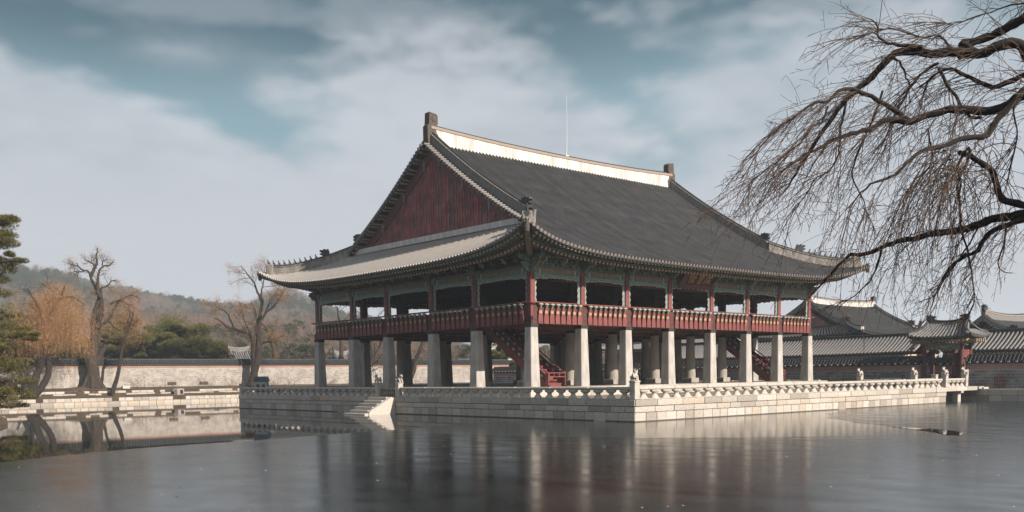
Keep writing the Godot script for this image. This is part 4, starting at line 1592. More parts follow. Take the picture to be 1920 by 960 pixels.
func signboard() -> void:
	var t := thing("sign_board", "black name board with three gold characters under the south eave", "sign", "", Vector3(17.2, 9.66, 0.62))
	t.rotation.x = deg_to_rad(40)
	var b := MB.new()
	b.bevel(place(0, 0.95, 0), Vector3(3.5, 1.75, 0.08), 0.02)
	part("board", b.done(M.sign_black), t)
	b = MB.new()
	for sd in [-1.0, 1.0]:
		b.box(Transform3D(Basis(Vector3.UP, sd * 0.45), Vector3(sd * 1.92, 0.95, 0.06)), Vector3(0.42, 2.1, 0.05))
	b.box(Transform3D(Basis(Vector3.RIGHT, 0.45), Vector3(0, 1.98, 0.06)), Vector3(3.9, 0.30, 0.05))
	part("frame", b.done(M.barge_wood), t)
	b = MB.new()
	var lower := PackedVector2Array()
	for i in 15:
		lower.append(Vector2(-1.95 + 3.9 * i / 14.0, -0.08 - 0.22 * float(i % 2) - 0.12 * float(i == 0 or i == 14)))
	lower.append(Vector2(1.95, 0.1)); lower.append(Vector2(-1.95, 0.1))
	b.prism(lower, 0.05, Transform3D(Basis(Vector3.RIGHT, -0.3), Vector3(0, 0, 0.06)))
	part("lower_frame", b.done(M.barge_wood), t)
	var glyphs := [
		[[0.02, 0.72, 0.40, 0.72], [0.21, 0.97, 0.21, 0.03], [0.20, 0.70, 0.03, 0.35], [0.23, 0.66, 0.38, 0.44], [0.50, 0.90, 0.90, 0.90], [0.50, 0.90, 0.50, 0.62], [0.90, 0.90, 0.90, 0.62], [0.44, 0.76, 0.98, 0.76], [0.50, 0.62, 0.90, 0.62], [0.70, 1.0, 0.70, 0.46], [0.42, 0.38, 0.98, 0.38], [0.66, 0.50, 0.50, 0.22], [0.50, 0.22, 0.88, 0.03], [0.84, 0.38, 0.72, 0.16], [0.72, 0.16, 0.44, 0.02]],
		[[0.50, 0.98, 0.04, 0.60], [0.50, 0.98, 0.97, 0.60], [0.30, 0.71, 0.70, 0.71], [0.20, 0.60, 0.80, 0.60], [0.20, 0.60, 0.20, 0.40], [0.80, 0.60, 0.80, 0.40], [0.20, 0.40, 0.80, 0.40], [0.50, 0.60, 0.50, 0.40], [0.34, 0.55, 0.38, 0.46], [0.66, 0.55, 0.62, 0.46], [0.28, 0.31, 0.72, 0.31], [0.28, 0.31, 0.28, 0.02], [0.72, 0.31, 0.72, 0.02], [0.28, 0.02, 0.72, 0.02], [0.28, 0.17, 0.72, 0.17]],
		[[0.48, 1.0, 0.56, 0.90], [0.12, 0.88, 0.96, 0.88], [0.14, 0.88, 0.12, 0.40], [0.12, 0.40, 0.02, 0.04], [0.25, 0.75, 0.92, 0.75], [0.42, 0.84, 0.42, 0.63], [0.64, 0.84, 0.64, 0.63], [0.84, 0.75, 0.84, 0.63], [0.25, 0.62, 0.92, 0.62], [0.29, 0.52, 0.25, 0.41], [0.40, 0.53, 0.44, 0.41], [0.44, 0.41, 0.72, 0.41], [0.72, 0.41, 0.74, 0.49], [0.56, 0.56, 0.59, 0.48], [0.82, 0.54, 0.90, 0.44], [0.50, 0.36, 0.24, 0.12], [0.40, 0.28, 0.76, 0.28], [0.76, 0.28, 0.26, 0.0], [0.46, 0.20, 0.95, 0.0]],
	]
	for g in 3:
		b = MB.new()
		for k in glyphs[g].size():
			var s: Array = glyphs[g][k]
			var a := Vector2(s[0], s[1]); var e := Vector2(s[2], s[3])
			var d := (e - a)
			var ln := d.length() + 0.06
			var c := (a + e) * 0.5
			b.box(Transform3D(Basis(Vector3(0, 0, 1), d.angle()), Vector3(-1.42 + g * 1.0 + c.x * 0.84, 0.24 + c.y * 1.42, 0.045 + k * 0.0012)), Vector3(ln * (0.84 if absf(d.x) > absf(d.y) else 1.42), 0.11, 0.012))
		part("character", b.done(M.sign_gold), t)


# ---------------------------------------------------------------- stone balustrades
var baluster_mesh: ArrayMesh
var post_mesh: ArrayMesh
var lion_mesh: ArrayMesh


func make_rail_meshes() -> void:
	var b := MB.new()
	var pr := PackedVector2Array([Vector2(0.33, 0.0), Vector2(0.33, 0.07), Vector2(0.26, 0.16), Vector2(0.16, 0.26), Vector2(0.17, 0.33), Vector2(0.30, 0.40), Vector2(0.37, 0.45), Vector2(0.34, 0.54)])
	b.lathe(pr, 10, Transform3D(Basis(Vector3(1, 0, 0), Vector3(0, 1, 0), Vector3(0, 0, 0.62)), Vector3.ZERO))
	baluster_mesh = b.done(M.granite_rail)
	b = MB.new()
	b.bevel(place(0, 0.5, 0), Vector3(0.44, 1.0, 0.44), 0.025)
	b.bevel(place(0, 1.03, 0), Vector3(0.50, 0.10, 0.50), 0.03)
	post_mesh = b.done(M.granite_rail)
	# a crouching stone beast, looking along +x
	b = MB.new()
	b.tube(PackedVector3Array([Vector3(-0.32, 0.20, 0), Vector3(-0.22, 0.26, 0), Vector3(0.0, 0.22, 0), Vector3(0.16, 0.30, 0), Vector3(0.24, 0.42, 0)]), PackedFloat32Array([0.06, 0.15, 0.13, 0.14, 0.10]), 8, true)
	b.tube(PackedVector3Array([Vector3(0.16, 0.46, 0), Vector3(0.26, 0.50, 0), Vector3(0.36, 0.46, 0), Vector3(0.42, 0.42, 0)]), PackedFloat32Array([0.07, 0.13, 0.10, 0.05]), 8, true)
	for z in [-0.11, 0.11]:
		b.tube(PackedVector3Array([Vector3(0.14, 0.30, z), Vector3(0.24, 0.14, z), Vector3(0.26, 0.0, z)]), PackedFloat32Array([0.07, 0.06, 0.07]), 6, true)
		b.tube(PackedVector3Array([Vector3(-0.20, 0.22, z * 1.2), Vector3(-0.08, 0.10, z * 1.3), Vector3(-0.22, 0.02, z * 1.2)]), PackedFloat32Array([0.10, 0.09, 0.06]), 6, true)
		b.lathe(PackedVector2Array([Vector2(0.0, -0.03), Vector2(0.05, 0), Vector2(0, 0.07)]), 5, place(0.22, 0.60, z * 0.8))
	b.tube(PackedVector3Array([Vector3(-0.30, 0.22, 0), Vector3(-0.38, 0.36, 0), Vector3(-0.30, 0.44, 0)]), PackedFloat32Array([0.05, 0.06, 0.03]), 6, true)
	lion_mesh = b.done(M.granite_rail)


func stone_rail(t: Node3D, a: Vector3, e: Vector3, pitch := 1.02, first := true, last := true) -> void:
	var d := e - a
	var ln := d.length()
	var way := d / ln
	var ang := atan2(-way.z, way.x)
	var n := maxi(1, int(round(ln / pitch)))
	for i in n:
		part("baluster", baluster_mesh, t, Transform3D(Basis(Vector3.UP, ang), a + way * (ln * (i + 0.5) / n)))
	# coping in lengths, eight-sided
	var m := maxi(1, int(round(ln / 3.1)))
	for i in m:
		var b := MB.new()
		var p := PackedVector3Array([a + way * (ln * i / m + 0.006) + Vector3(0, 0.63, 0), a + way * (ln * (i + 1) / m - 0.006) + Vector3(0, 0.63, 0)])
		b.bevel(Transform3D(Basis(Vector3.UP, ang), (p[0] + p[1]) * 0.5), Vector3(ln / m - 0.012, 0.20, 0.34), 0.06)
		part("coping", b.done(M.granite_rail), t)
	var bm := MB.new()
	bm.bevel(Transform3D(Basis(Vector3.UP, ang), (a + e) * 0.5 + Vector3(0, 0.02, 0)), Vector3(ln, 0.05, 0.36), 0.01)
	part("plinth", bm.done(M.granite_rail), t)


func rail_post(t: Node3D, p: Vector3, turn: float, beast := true) -> void:
	var o := part("post", post_mesh, t, place(p.x, p.y, p.z))
	if beast:
		part("stone_beast", lion_mesh, o, place(0, 1.08, 0, turn))


func rails_on_island() -> void:
	make_rail_meshes()
	var y := DECK
	var zs := PZ0 - 0.26
	var xw := PX0 + 0.26
	var xe := PX1 - 0.26
	var t := thing("stone_balustrade", "sunlit pale stone balustrade along the south edge of the island, beast on its corner", "balustrade", "", Vector3.ZERO)
	rail_post(t, Vector3(xw, y, zs), PI * 0.15)
	stone_rail(t, Vector3(xw + 0.24, y, zs), Vector3(xe - 0.2, y, zs))
	t = thing("stone_balustrade", "shaded grey stone balustrade along the west edge, from the near corner to the boat steps", "balustrade")
	stone_rail(t, Vector3(xw, y, zs - 0.24), Vector3(xw, y, -11.9 + 0.22), 1.05)
	rail_post(t, Vector3(xw, y, -11.9), -PI * 0.5)
	t = thing("stone_balustrade", "shaded grey stone balustrade along the west edge, beyond the boat steps to the far corner", "balustrade")
	rail_post(t, Vector3(xw, y, -14.75), PI * 0.5)
	stone_rail(t, Vector3(xw, y, -14.75 - 0.22), Vector3(xw, y, PZ1 + 0.5), 1.05)
	rail_post(t, Vector3(xw, y, PZ1 + 0.28), PI * 0.5, false)
	t = thing("stone_balustrade", "stone balustrade on the east edge of the island between the two bridge mouths", "balustrade")
	stone_rail(t, Vector3(xe, y, 8.6), Vector3(xe, y, 4.6))
	rail_post(t, Vector3(xe, y, 4.35), PI)
	stone_rail(t, Vector3(xe, y, 0.4), Vector3(xe, y, -38.0))
	t = thing("stone_balustrade", "stone balustrade along the far north edge of the island, seen between the pillars", "balustrade")
	stone_rail(t, Vector3(xw + 0.3, y, PZ1 + 0.28), Vector3(xe - 0.3, y, PZ1 + 0.28))
	# the little wooden gate at the head of the boat steps
	var gt := thing("wooden_gate", "low brown picket gate between two beast posts at the top of the boat steps", "gate", "", Vector3(xw, y, -13.32))
	for i in 9:
		var b := MB.new()
		b.at(0, 0.33, -1.0 + i * 0.25, 0.04, 0.58 if i % 2 == 0 else 0.5, 0.05)
		part("picket", b.done(M.fence_brown), gt)
	for q in [0.14, 0.46]:
		var b := MB.new()
		b.at(0.04, q, 0, 0.04, 0.06, 2.3)
		part("gate_bar", b.done(M.fence_brown), gt)


func boat_steps() -> void:
	var t := thing("boat_steps", "pale stone steps going down into the water from the island's west wall", "steps")
	var z0 := -14.9
	var z1 := -12.4
	for i in 6:
		var b := MB.new()
		var y := 1.28 - 0.235 * i
		var x := PX0 - 0.05 - 0.42 * i
		b.bevel(place(x - 0.28, y - 0.13, (z0 + z1) * 0.5), Vector3(0.60, 0.26, z1 - z0 + (0.5 if i == 5 else 0.0)), 0.025)
		part("step", b.done(M["granite%d" % (i % 4)]), t)
		b = MB.new()
		b.at((x - 0.45 + PX0) * 0.5, (y - 0.26) * 0.5 - 0.1, (z0 + z1) * 0.5, PX0 - (x - 0.45), y - 0.26 + 0.2, z1 - z0 - 0.1)
		part("step_core", b.done(M.granite4), t)
	var b := MB.new()
	b.prism(PackedVector2Array([Vector2(0, -0.2), Vector2(0, 1.2), Vector2(0.35, 1.28), Vector2(2.3, 0.25), Vector2(2.5, -0.2)]), 0.34, Transform3D(Basis(Vector3(-1, 0, 0), Vector3.UP, Vector3(0, 0, -1)), Vector3(PX0 - 0.04, 0, z1 + 0.36)))
	part("side_stone", b.done(M.granite1), t)


func bridge() -> void:
	var t := thing("stone_bridge", "short stone slab bridge from the island's southeast corner to the gate bank", "bridge")
	for i in 3:
		var b := MB.new()
		b.bevel(place(37.4 + i * 2.05, 1.12, 10.4), Vector3(2.03, 0.36, 3.1), 0.03)
		part("deck_slab", b.done(M["granite%d" % (i % 4)]), t)
	for x in [39.4]:
		for z in [9.3, 11.5]:
			var b := MB.new()
			b.bevel(place(x, 0.35, z), Vector3(0.55, 1.2, 0.5), 0.03)
			part("bridge_pier", b.done(M.granite1), t)
		var b := MB.new()
		b.bevel(place(x, 0.86, 10.4), Vector3(0.5, 0.2, 3.2), 0.02)
		part("pier_beam", b.done(M.granite2), t)
	for z in [11.74, 9.1]:
		rail_post(t, Vector3(36.5, 1.3, z), PI)
		stone_rail(t, Vector3(36.75, 1.3, z), Vector3(40.1, 1.3, z), 0.84)
		rail_post(t, Vector3(40.35, 1.3, z), PI * 0.9, z > 10)
	var b := MB.new()
	for i in 2:
		b.bevel(place(43.0 + i * 0.5, 1.16 - 0.06 * i, 10.4), Vector3(1.0, 0.22, 3.4 + i * 0.4), 0.02)
	part("landing", b.done(M.granite3), t)


# ---------------------------------------------------------------- tiled roofs of the palace around
# one slope: eave from a to b, ridge from c (over a) to d (over b), sagging; rows at the pitch
func tiled_slope(base: MB, rows: MB, a: Vector3, b: Vector3, c: Vector3, d: Vector3, pitch: float, sag: float, r := 0.11, curl := 0.0) -> void:
	var ln := a.distance_to(b)
	var n := maxi(2, int(ln / pitch))
	var way := (b - a).normalized()
	var g := []
	for i in n + 1:
		var f := float(i) / n
		var e := a.lerp(b, f) + Vector3(0, curl * pow(absf(f - 0.5) * 2.0, 3.0), 0)
		var h := c.lerp(d, f) + Vector3(0, curl * 0.4 * pow(absf(f - 0.5) * 2.0, 3.0), 0)
		var p := PackedVector3Array()
		for j in 6:
			var q := j / 5.0
			p.append(e.lerp(h, q) - Vector3(0, sag * 4.0 * q * (1.0 - q), 0))
		g.append(p)
		if e.distance_to(h) > 0.3:
			var up := PackedVector3Array()
			for x in p:
				up.append(x + Vector3(0, 0.03, 0))
			rows.tile_row(up, way, r, r * 1.15, true)
	var rr := []
	for j in 6:
		var row := []
		for i in n + 1:
			row.append(g[i][j])
		rr.append(row)
	if (b - a).cross(c - a).y < 0:
		for row in rr:
			row.reverse()
	base.sheet(rr)
	for i in n:   # thickness at the eave
		var p: Vector3 = g[i][0]; var q: Vector3 = g[i + 1][0]
		base.quad(p - Vector3(0, 0.16, 0), q - Vector3(0, 0.16, 0), q, p)


func block_wall(t: Node3D, a: Vector3, e: Vector3, y0: float, y1: float, yb: float, yt: float, pale: bool, bw: float, bh: float) -> void:
	# a palace wall: field of blocks y0..y1, brick band y1..yb, tiled coping up to yt; the blocks are on the side turned to the pond
	var d := Vector3(e.x - a.x, 0, e.z - a.z)
	var ln := d.length()
	var way := d / ln
	var out := Vector3(-way.z, 0, way.x)
	var ang := atan2(out.x, out.z)
	var bs := Basis(Vector3.UP, ang)
	var ct := (a + e) * 0.5
	ct.y = 0
	var b := MB.new()
	b.box(Transform3D(bs, ct + Vector3(0, (y0 + yb) * 0.5, 0)), Vector3(ln, yb - y0, 0.6))
	part("wall_core", b.done(M.mortar_pale if pale else M.mortar_dim), t)
	var ms := "wall_block" if pale else "grey_block"
	var bl := [MB.new(), MB.new(), MB.new()]
	var rowsn := int((y1 - y0) / bh)
	var h := (y1 - y0) / rowsn
	for r in rowsn:
		var s := -0.5 * bw * (r % 2)
		var big := 1.9 if r < 2 and pale else 1.0
		while s < ln:
			var w := bw * big * rng.randf_range(0.9, 1.1)
			var s0 := maxf(s, 0.0)
			var s1 := minf(s + w, ln)
			if s1 - s0 > 0.08:
				var m: MB = bl[rng.randi() % 3]
				m.box(Transform3D(bs, a * Vector3(1, 0, 1) + way * ((s0 + s1) * 0.5) + out * 0.305 + Vector3(0, y0 + h * (r + 0.5), 0)), Vector3(s1 - s0 - 0.035, h - (0.045 if pale else 0.04), 0.05))
			s += w
	for i in 3:
		stuff_part("wall_block", bl[i].done(M["%s%d" % [ms, i]]), t)
	# brick band: thin courses
	var bk := MB.new()
	var cn := maxi(3, int((yb - y1 - 0.06) / 0.085))
	for r in cn:
		var s := -0.15 * (r % 2)
		var hh := (yb - y1 - 0.06) / cn
		while s < ln:
			var s0 := maxf(s, 0.0)
			var s1 := minf(s + 0.32, ln)
			if s1 - s0 > 0.05:
				var x := a * Vector3(1, 0, 1) + way * ((s0 + s1) * 0.5) + out * 0.31 + Vector3(0, y1 + 0.03 + hh * (r + 0.5), 0)
				var hw := way * ((s1 - s0) * 0.5 - 0.012)
				var hv := Vector3(0, hh * 0.5 - 0.010, 0)
				bk.quad(x - hw - hv + out * 0.01, x + hw - hv + out * 0.01, x + hw + hv + out * 0.01, x - hw + hv + out * 0.01)
				bk.quad(x - hw + hv + out * 0.01, x + hw + hv + out * 0.01, x + hw + hv - out * 0.03, x - hw + hv - out * 0.03)
			s += 0.32
	stuff_part("brick", bk.done(M.brick_red if pale else M.brick_dim), t)
	# tiled coping
	var base := MB.new()
	var rows := MB.new()
	var cap := MB.new()
	var p0 := a * Vector3(1, 0, 1); var p1 := e * Vector3(1, 0, 1)
	for sd in [1.0, -1.0]:
		var o: Vector3 = out * 0.50 * sd
		tiled_slope(base, rows, p0 + o + Vector3(0, yb + 0.10, 0), p1 + o + Vector3(0, yb + 0.10, 0), p0 + out * 0.12 * sd + Vector3(0, yt - 0.14, 0), p1 + out * 0.12 * sd + Vector3(0, yt - 0.14, 0), 0.34, 0.02, 0.095)
	cap.box(Transform3D(bs, ct + Vector3(0, yb + 0.02, 0)), Vector3(ln + 0.1, 0.12, 0.78))
	part("wall_corbel", cap.done(M.mortar_pale if pale else M.mortar_dim), t)
	part("tile_bed", base.done(M.roof_base), t)
	stuff_part("tile_row", rows.done(M.wall_tile), t)
	cap = MB.new()
	cap.tube(PackedVector3Array([p0 + Vector3(0, yt - 0.1, 0), p1 + Vector3(0, yt - 0.1, 0)]), PackedFloat32Array([0.17, 0.17]), 8, true)
	part("ridge_tile", cap.done(M.wall_tile), t)
	if not pale:
		cap = MB.new()
		var k := int(ln / 0.68)
		for i in k:
			var x := p0 + way * (0.68 * (i + 0.5)) + out * 0.42 + Vector3(0, yb + 0.07, 0)
			cap.box(Transform3D(bs, x), Vector3(0.16, 0.12, 0.5))
		stuff_part("end_tile", cap.done(M.plaster_white), t)


func north_wall() -> void:
	var t := thing("palace_wall", "long sunlit wall of pale blocks with a red brick band and tiled coping behind the terrace trees", "wall")
	block_wall(t, Vector3(-11.9, 0, -78), Vector3(66, 0, -78), 1.85, 4.42, 4.92, 5.66, true, 0.38, 0.25)
	var v := MB.new()
	for q in [[5.9, 2.28], [10.3, 2.28]]:
		for i in 4:
			v.at(q[0], q[1] + 0.09 * i, -77.63, 1.15, 0.05, 0.1)
		v.at(q[0], q[1] + 0.13, -77.66, 1.2, 0.4, 0.06)
	part("drain_vent", v.done(M.fence_brown), t)
	t = thing("palace_wall", "lower stretch of pale block wall stepping down behind the willow", "wall")
	block_wall(t, Vector3(-60, 0, -78), Vector3(-12.0, 0, -78), 1.75, 4.1, 4.55, 5.25, true, 0.44, 0.27)


func east_wall() -> void:
	var t := thing("palace_wall", "shaded grey block wall with a dull brick band north of the tiled gate", "wall")
	block_wall(t, Vector3(46, 0, -58), Vector3(46, 0, 5.3), 1.0, 2.72, 3.36, 4.08, false, 0.42, 0.25)
	t = thing("palace_wall", "shaded grey block wall with a dull brick band running right from the tiled gate", "wall")
	block_wall(t, Vector3(46, 0, 9.6), Vector3(46, 0, 44), 1.0, 2.72, 3.36, 4.10, false, 0.42, 0.25)
	t = thing("palace_wall", "inner brick wall glimpsed through the open gateway", "wall")
	block_wall(t, Vector3(52, 0, -6), Vector3(52, 0, 14), 1.0, 2.6, 3.3, 3.95, false, 0.42, 0.25)


func gate_house() -> void:
	var t := thing("palace_gate", "small tiled wooden gate with dark red posts in the east wall", "gate", "", Vector3(46.3, 1.05, 7.45))
	for q in [[-0.9, -1.75], [0.9, -1.75], [-0.9, 1.75], [0.9, 1.75]]:
		var b := MB.new()
		b.tube(PackedVector3Array([Vector3(q[0], 0.2, q[1]), Vector3(q[0], 4.15, q[1])]), PackedFloat32Array([0.21, 0.19]), 10, true)
		part("gate_post", b.done(M.red_dark), t)
		b = MB.new()
		b.bevel(place(q[0], 0.12, q[1]), Vector3(0.62, 0.26, 0.62), 0.03)
		part("base_block", b.done(M.granite4), t)
	for x in [-0.9, 0.9]:
		var b := MB.new()
		b.at(x, 3.82, 0, 0.24, 0.42, 3.6)
		part("gate_lintel", b.done(M.green_wood), t)
		b = MB.new()
		b.at(x, 4.16, 0, 0.30, 0.16, 4.2)
		part("gate_plate", b.done(M.beam_olive), t)
	for q in [[-1.5, 0.55], [1.5, -0.55]]:
		var b := MB.new()
		b.box(Transform3D(Basis(Vector3.UP, q[1]), Vector3(-0.25, 1.95, q[0] * 0.83)), Vector3(1.35, 3.3, 0.09))
		var d := part("door_leaf", b.done(M.red_dark), t)
		b = MB.new()
		for i in 3:
			b.box(Transform3D(Basis(Vector3.UP, q[1]), Vector3(-0.25, 0.8 + i * 1.1, q[0] * 0.83)), Vector3(1.37, 0.1, 0.14))
		part("door_bar", b.done(M.red_wood), d)
	var b := MB.new()
	for i in 12:
		b.at(0.3, 0.75, -1.35 + i * 0.245, 0.04, 1.1, 0.04)
	for y in [0.35, 1.15]:
		b.at(0.3, y, 0, 0.05, 0.06, 2.8)
	part("gate_grille", b.done(M.dark_wood), t)
	for sd in [-1.0, 1.0]:
		b = MB.new()
		b.at(0, 3.2, sd * 1.75, 1.6, 0.8, 0.08)
		part("side_board", b.done(M.red_wood), t)
	# roof
	var base := MB.new()
	var rows := MB.new()
	for sx in [-1.0, 1.0]:
		tiled_slope(base, rows, Vector3(sx * 2.05, 4.72, -2.75), Vector3(sx * 2.05, 4.72, 2.75), Vector3(sx * 0.1, 6.0, -1.9), Vector3(sx * 0.1, 6.0, 1.9), 0.36, 0.08, 0.12, 0.22)
	for sz in [-1.0, 1.0]:
		tiled_slope(base, rows, Vector3(-1.9, 4.80, sz * 3.0), Vector3(1.9, 4.80, sz * 3.0), Vector3(-1.1, 5.35, sz * 2.1), Vector3(1.1, 5.35, sz * 2.1), 0.36, 0.03, 0.12, 0.2)
	part("tile_bed", base.done(M.roof_base), t)
	stuff_part("tile_row", rows.done(M.palace_tile), t)
	var p := PackedVector3Array(); var h := PackedFloat32Array()
	for i in 9:
		var f := i / 8.0
		p.append(Vector3(0, 5.86 + 0.22 * pow(absf(f - 0.5) * 2.0, 2.0), lerpf(-1.7, 1.7, f))); h.append(0.32)
	ridge_wall("roof_ridge", t, p, h, 0.3, M.plaster_grey, M.palace_tile_dark, 0.08)
	for sz in [-1.0, 1.0]:
		dragon(t, Vector3(0, 6.3, sz * 1.6), Vector3(0, 0, -sz))
		for sx in [-1.0, 1.0]:
			p = PackedVector3Array([Vector3(sx * 0.2, 5.95, sz * 1.85), Vector3(sx * 0.9, 5.45, sz * 1.95), Vector3(sx * 1.4, 5.18, sz * 2.25), Vector3(sx * 2.1, 5.02, sz * 2.75)])
			ridge_wall("roof_ridge", t, p, PackedFloat32Array([0.26, 0.24, 0.22, 0.2]), 0.26, M.plaster_grey, M.palace_tile_dark, 0.07)
	b = MB.new()
	for i in 18:
		var z := -2.6 + i * 0.305
		for sx in [-1.0, 1.0]:
			b.box(Transform3D(Basis(Vector3.BACK, -sx * 0.36), Vector3(sx * 1.35, 4.62, z)), Vector3(1.3, 0.12, 0.11))
	stuff_part("rafter", b.done(M.ochre_paint), t)
	for i in 5:
		for sz in [-1.0, 1.0]:
			b = MB.new()
			b.box(Transform3D(Basis(), Vector3(-0.9 + i * 0.45, 4.4, sz * 2.3)), Vector3(0.16, 0.3, 1.6))
			part("gable_bracket", b.done(M.ochre_paint), t)


func hall(called: String, label: String, x0: float, x1: float, zc: float, hz: float, ye: float, yg: float, yr: float, base_y: float, tile: String, ridge_m: String) -> void:
	# a hip-and-gable hall, ridge along x, seen over the walls
	var t := thing(called, label, "building")
	var base := MB.new()
	var rows := MB.new()
	var gi := 2.6
	var gz := hz * 0.62
	for sd in [-1.0, 1.0]:
		var mid0 := Vector3(x0 + gi, yg, zc + sd * gz); var mid1 := Vector3(x1 - gi, yg, zc + sd * gz)
		tiled_slope(base, rows, mid0, mid1, Vector3(x0 + gi, yr, zc), Vector3(x1 - gi, yr, zc), 0.42, 0.25, 0.13)
		tiled_slope(base, rows, Vector3(x0, ye, zc + sd * hz), Vector3(x1, ye, zc + sd * hz), mid0, mid1, 0.42, 0.06, 0.13, 0.45)
	for e in [[x0, x0 + gi], [x1, x1 - gi]]:
		tiled_slope(base, rows, Vector3(e[0], ye, zc - hz), Vector3(e[0], ye, zc + hz), Vector3(e[1], yg, zc - gz), Vector3(e[1], yg, zc + gz), 0.42, 0.06, 0.13, 0.45)
	part("tile_bed", base.done(M.roof_base), t)
	stuff_part("tile_row", rows.done(M[tile]), t)
	for e in [[x0 + gi + 0.5, 1.0], [x1 - gi - 0.5, -1.0]]:
		var b := MB.new()
		b.prism(PackedVector2Array([Vector2(-gz, yg - 0.3), Vector2(gz, yg - 0.3), Vector2(gz * 0.5, (yg + yr) * 0.5 - 0.55), Vector2(0, yr - 0.5), Vector2(-gz * 0.5, (yg + yr) * 0.5 - 0.55)]), 0.12, Transform3D(Basis(Vector3(0, 0, -1), Vector3.UP, Vector3(1, 0, 0)), Vector3(e[0], 0, zc)))
		var gw := part("gable_wall", b.done(M.brick_dim), t)
		b = MB.new()
		b.bevel(Transform3D(Basis(), Vector3(e[0] - 0.04 * e[1], lerpf(yg, yr, 0.30), zc)), Vector3(0.12, (yr - yg) * 0.36, (yr - yg) * 0.5), 0.02)
		part("gable_panel", b.done(M.plaster_grey), gw)
		for sd in [-1.0, 1.0]:
			var vr := MB.new()
			for i in int(gz / 0.32):
				var f := (i + 0.5) * 0.32 / gz
				var y := lerpf(yr, yg, f) - 0.25 * 4.0 * f * (1.0 - f)
				vr.tile_row(PackedVector3Array([Vector3(e[0] - 0.75 * e[1], y - 0.05, zc + sd * gz * f), Vector3(e[0] - 0.1 * e[1], y + 0.05, zc + sd * gz * f)]), Vector3(0, -0.5, sd).normalized(), 0.12, 0.13, true)
			stuff_part("verge_tile", vr.done(M.plaster_grey), t)
			b = MB.new()
			for i in 10:
				var f0 := i / 10.0; var f1 := (i + 1) / 10.0
				var ya := lerpf(yr, yg, f0) - f0 * (1 - f0) - 0.75; var yb := lerpf(yr, yg, f1) - f1 * (1 - f1) - 0.75
				var xx: float = e[0] - 0.35 * e[1]
				var f := [Vector3(xx - 0.05, ya, zc + sd * gz * f0), Vector3(xx - 0.05, yb, zc + sd * gz * f1), Vector3(xx + 0.05, yb, zc + sd * gz * f1), Vector3(xx + 0.05, ya, zc + sd * gz * f0)]
				for z in 4:
					f.append(f[z] + Vector3(0, 0.55, 0))
				if sd < 0:
					f = [f[1], f[0], f[3], f[2], f[5], f[4], f[7], f[6]]
				b.hexa(f)
			part("barge_board", b.done(M.dark_wood), t)
	# ridges
	var p := PackedVector3Array(); var h := PackedFloat32Array()
	for i in 13:
		var f := i / 12.0
		p.append(Vector3(lerpf(x0 + gi - 0.2, x1 - gi + 0.2, f), yr - 0.1 + 0.32 * pow(absf(f - 0.5) * 2.0, 2.0), zc)); h.append(0.62)
	ridge_wall("roof_ridge", t, p, h, 0.42, M[ridge_m], M.ridge_cap, 0.12)
	for e in [[x0 + gi, 1.0], [x1 - gi, -1.0]]:
		dragon(t, Vector3(e[0], yr + 0.95, zc), Vector3(e[1], 0, 0))
		for sd in [-1.0, 1.0]:
			p = PackedVector3Array(); h = PackedFloat32Array()
			for i in 8:
				var f := i / 7.0
				p.append(Vector3(e[0], lerpf(yr, yg, f) - f * (1.0 - f) + 0.02, zc + sd * gz * f)); h.append(0.45)
			ridge_wall("roof_ridge", t, p, h, 0.34, M.plaster_grey, M.plaster_hip, 0.08)
			dragon(t, Vector3(e[0], yg + 0.5, zc + sd * gz * 0.98), Vector3(0, 0, sd))
			p = PackedVector3Array(); h = PackedFloat32Array()
			var ex: float = x0 if e[1] > 0 else x1
			for i in 7:
				var f := i / 6.0
				p.append(Vector3(lerpf(e[0], ex, f), lerpf(yg, ye + 0.45, f) - 0.3 * 4.0 * f * (1.0 - f) * 0.5, zc + sd * lerpf(gz, hz, f))); h.append(0.42)
			ridge_wall("hip_ridge", t, p, h, 0.34, M[ridge_m], M.plaster_hip, 0.06)
	# body under the roof
	var b := MB.new()
	b.at((x0 + x1) * 0.5, (base_y + ye - 0.25) * 0.5, zc, x1 - x0 - 2.6, ye - 0.25 - base_y, hz * 2 - 2.6)
	part("hall_wall", b.done(M.red_dark), t)
	b = MB.new()
	for i in int((x1 - x0) / 0.42):
		for sd in [-1.0, 1.0]:
			b.at(x0 + 0.3 + i * 0.42, ye - 0.22, zc + sd * (hz - 0.75), 0.13, 0.14, 1.4)
	for i in int(hz * 2 / 0.42):
		for ex in [x0 + 0.75, x1 - 0.75]:
			b.at(ex, ye - 0.22, zc - hz + 0.3 + i * 0.42, 1.4, 0.14, 0.13)
	stuff_part("rafter", b.done(M.rafter_end), t)


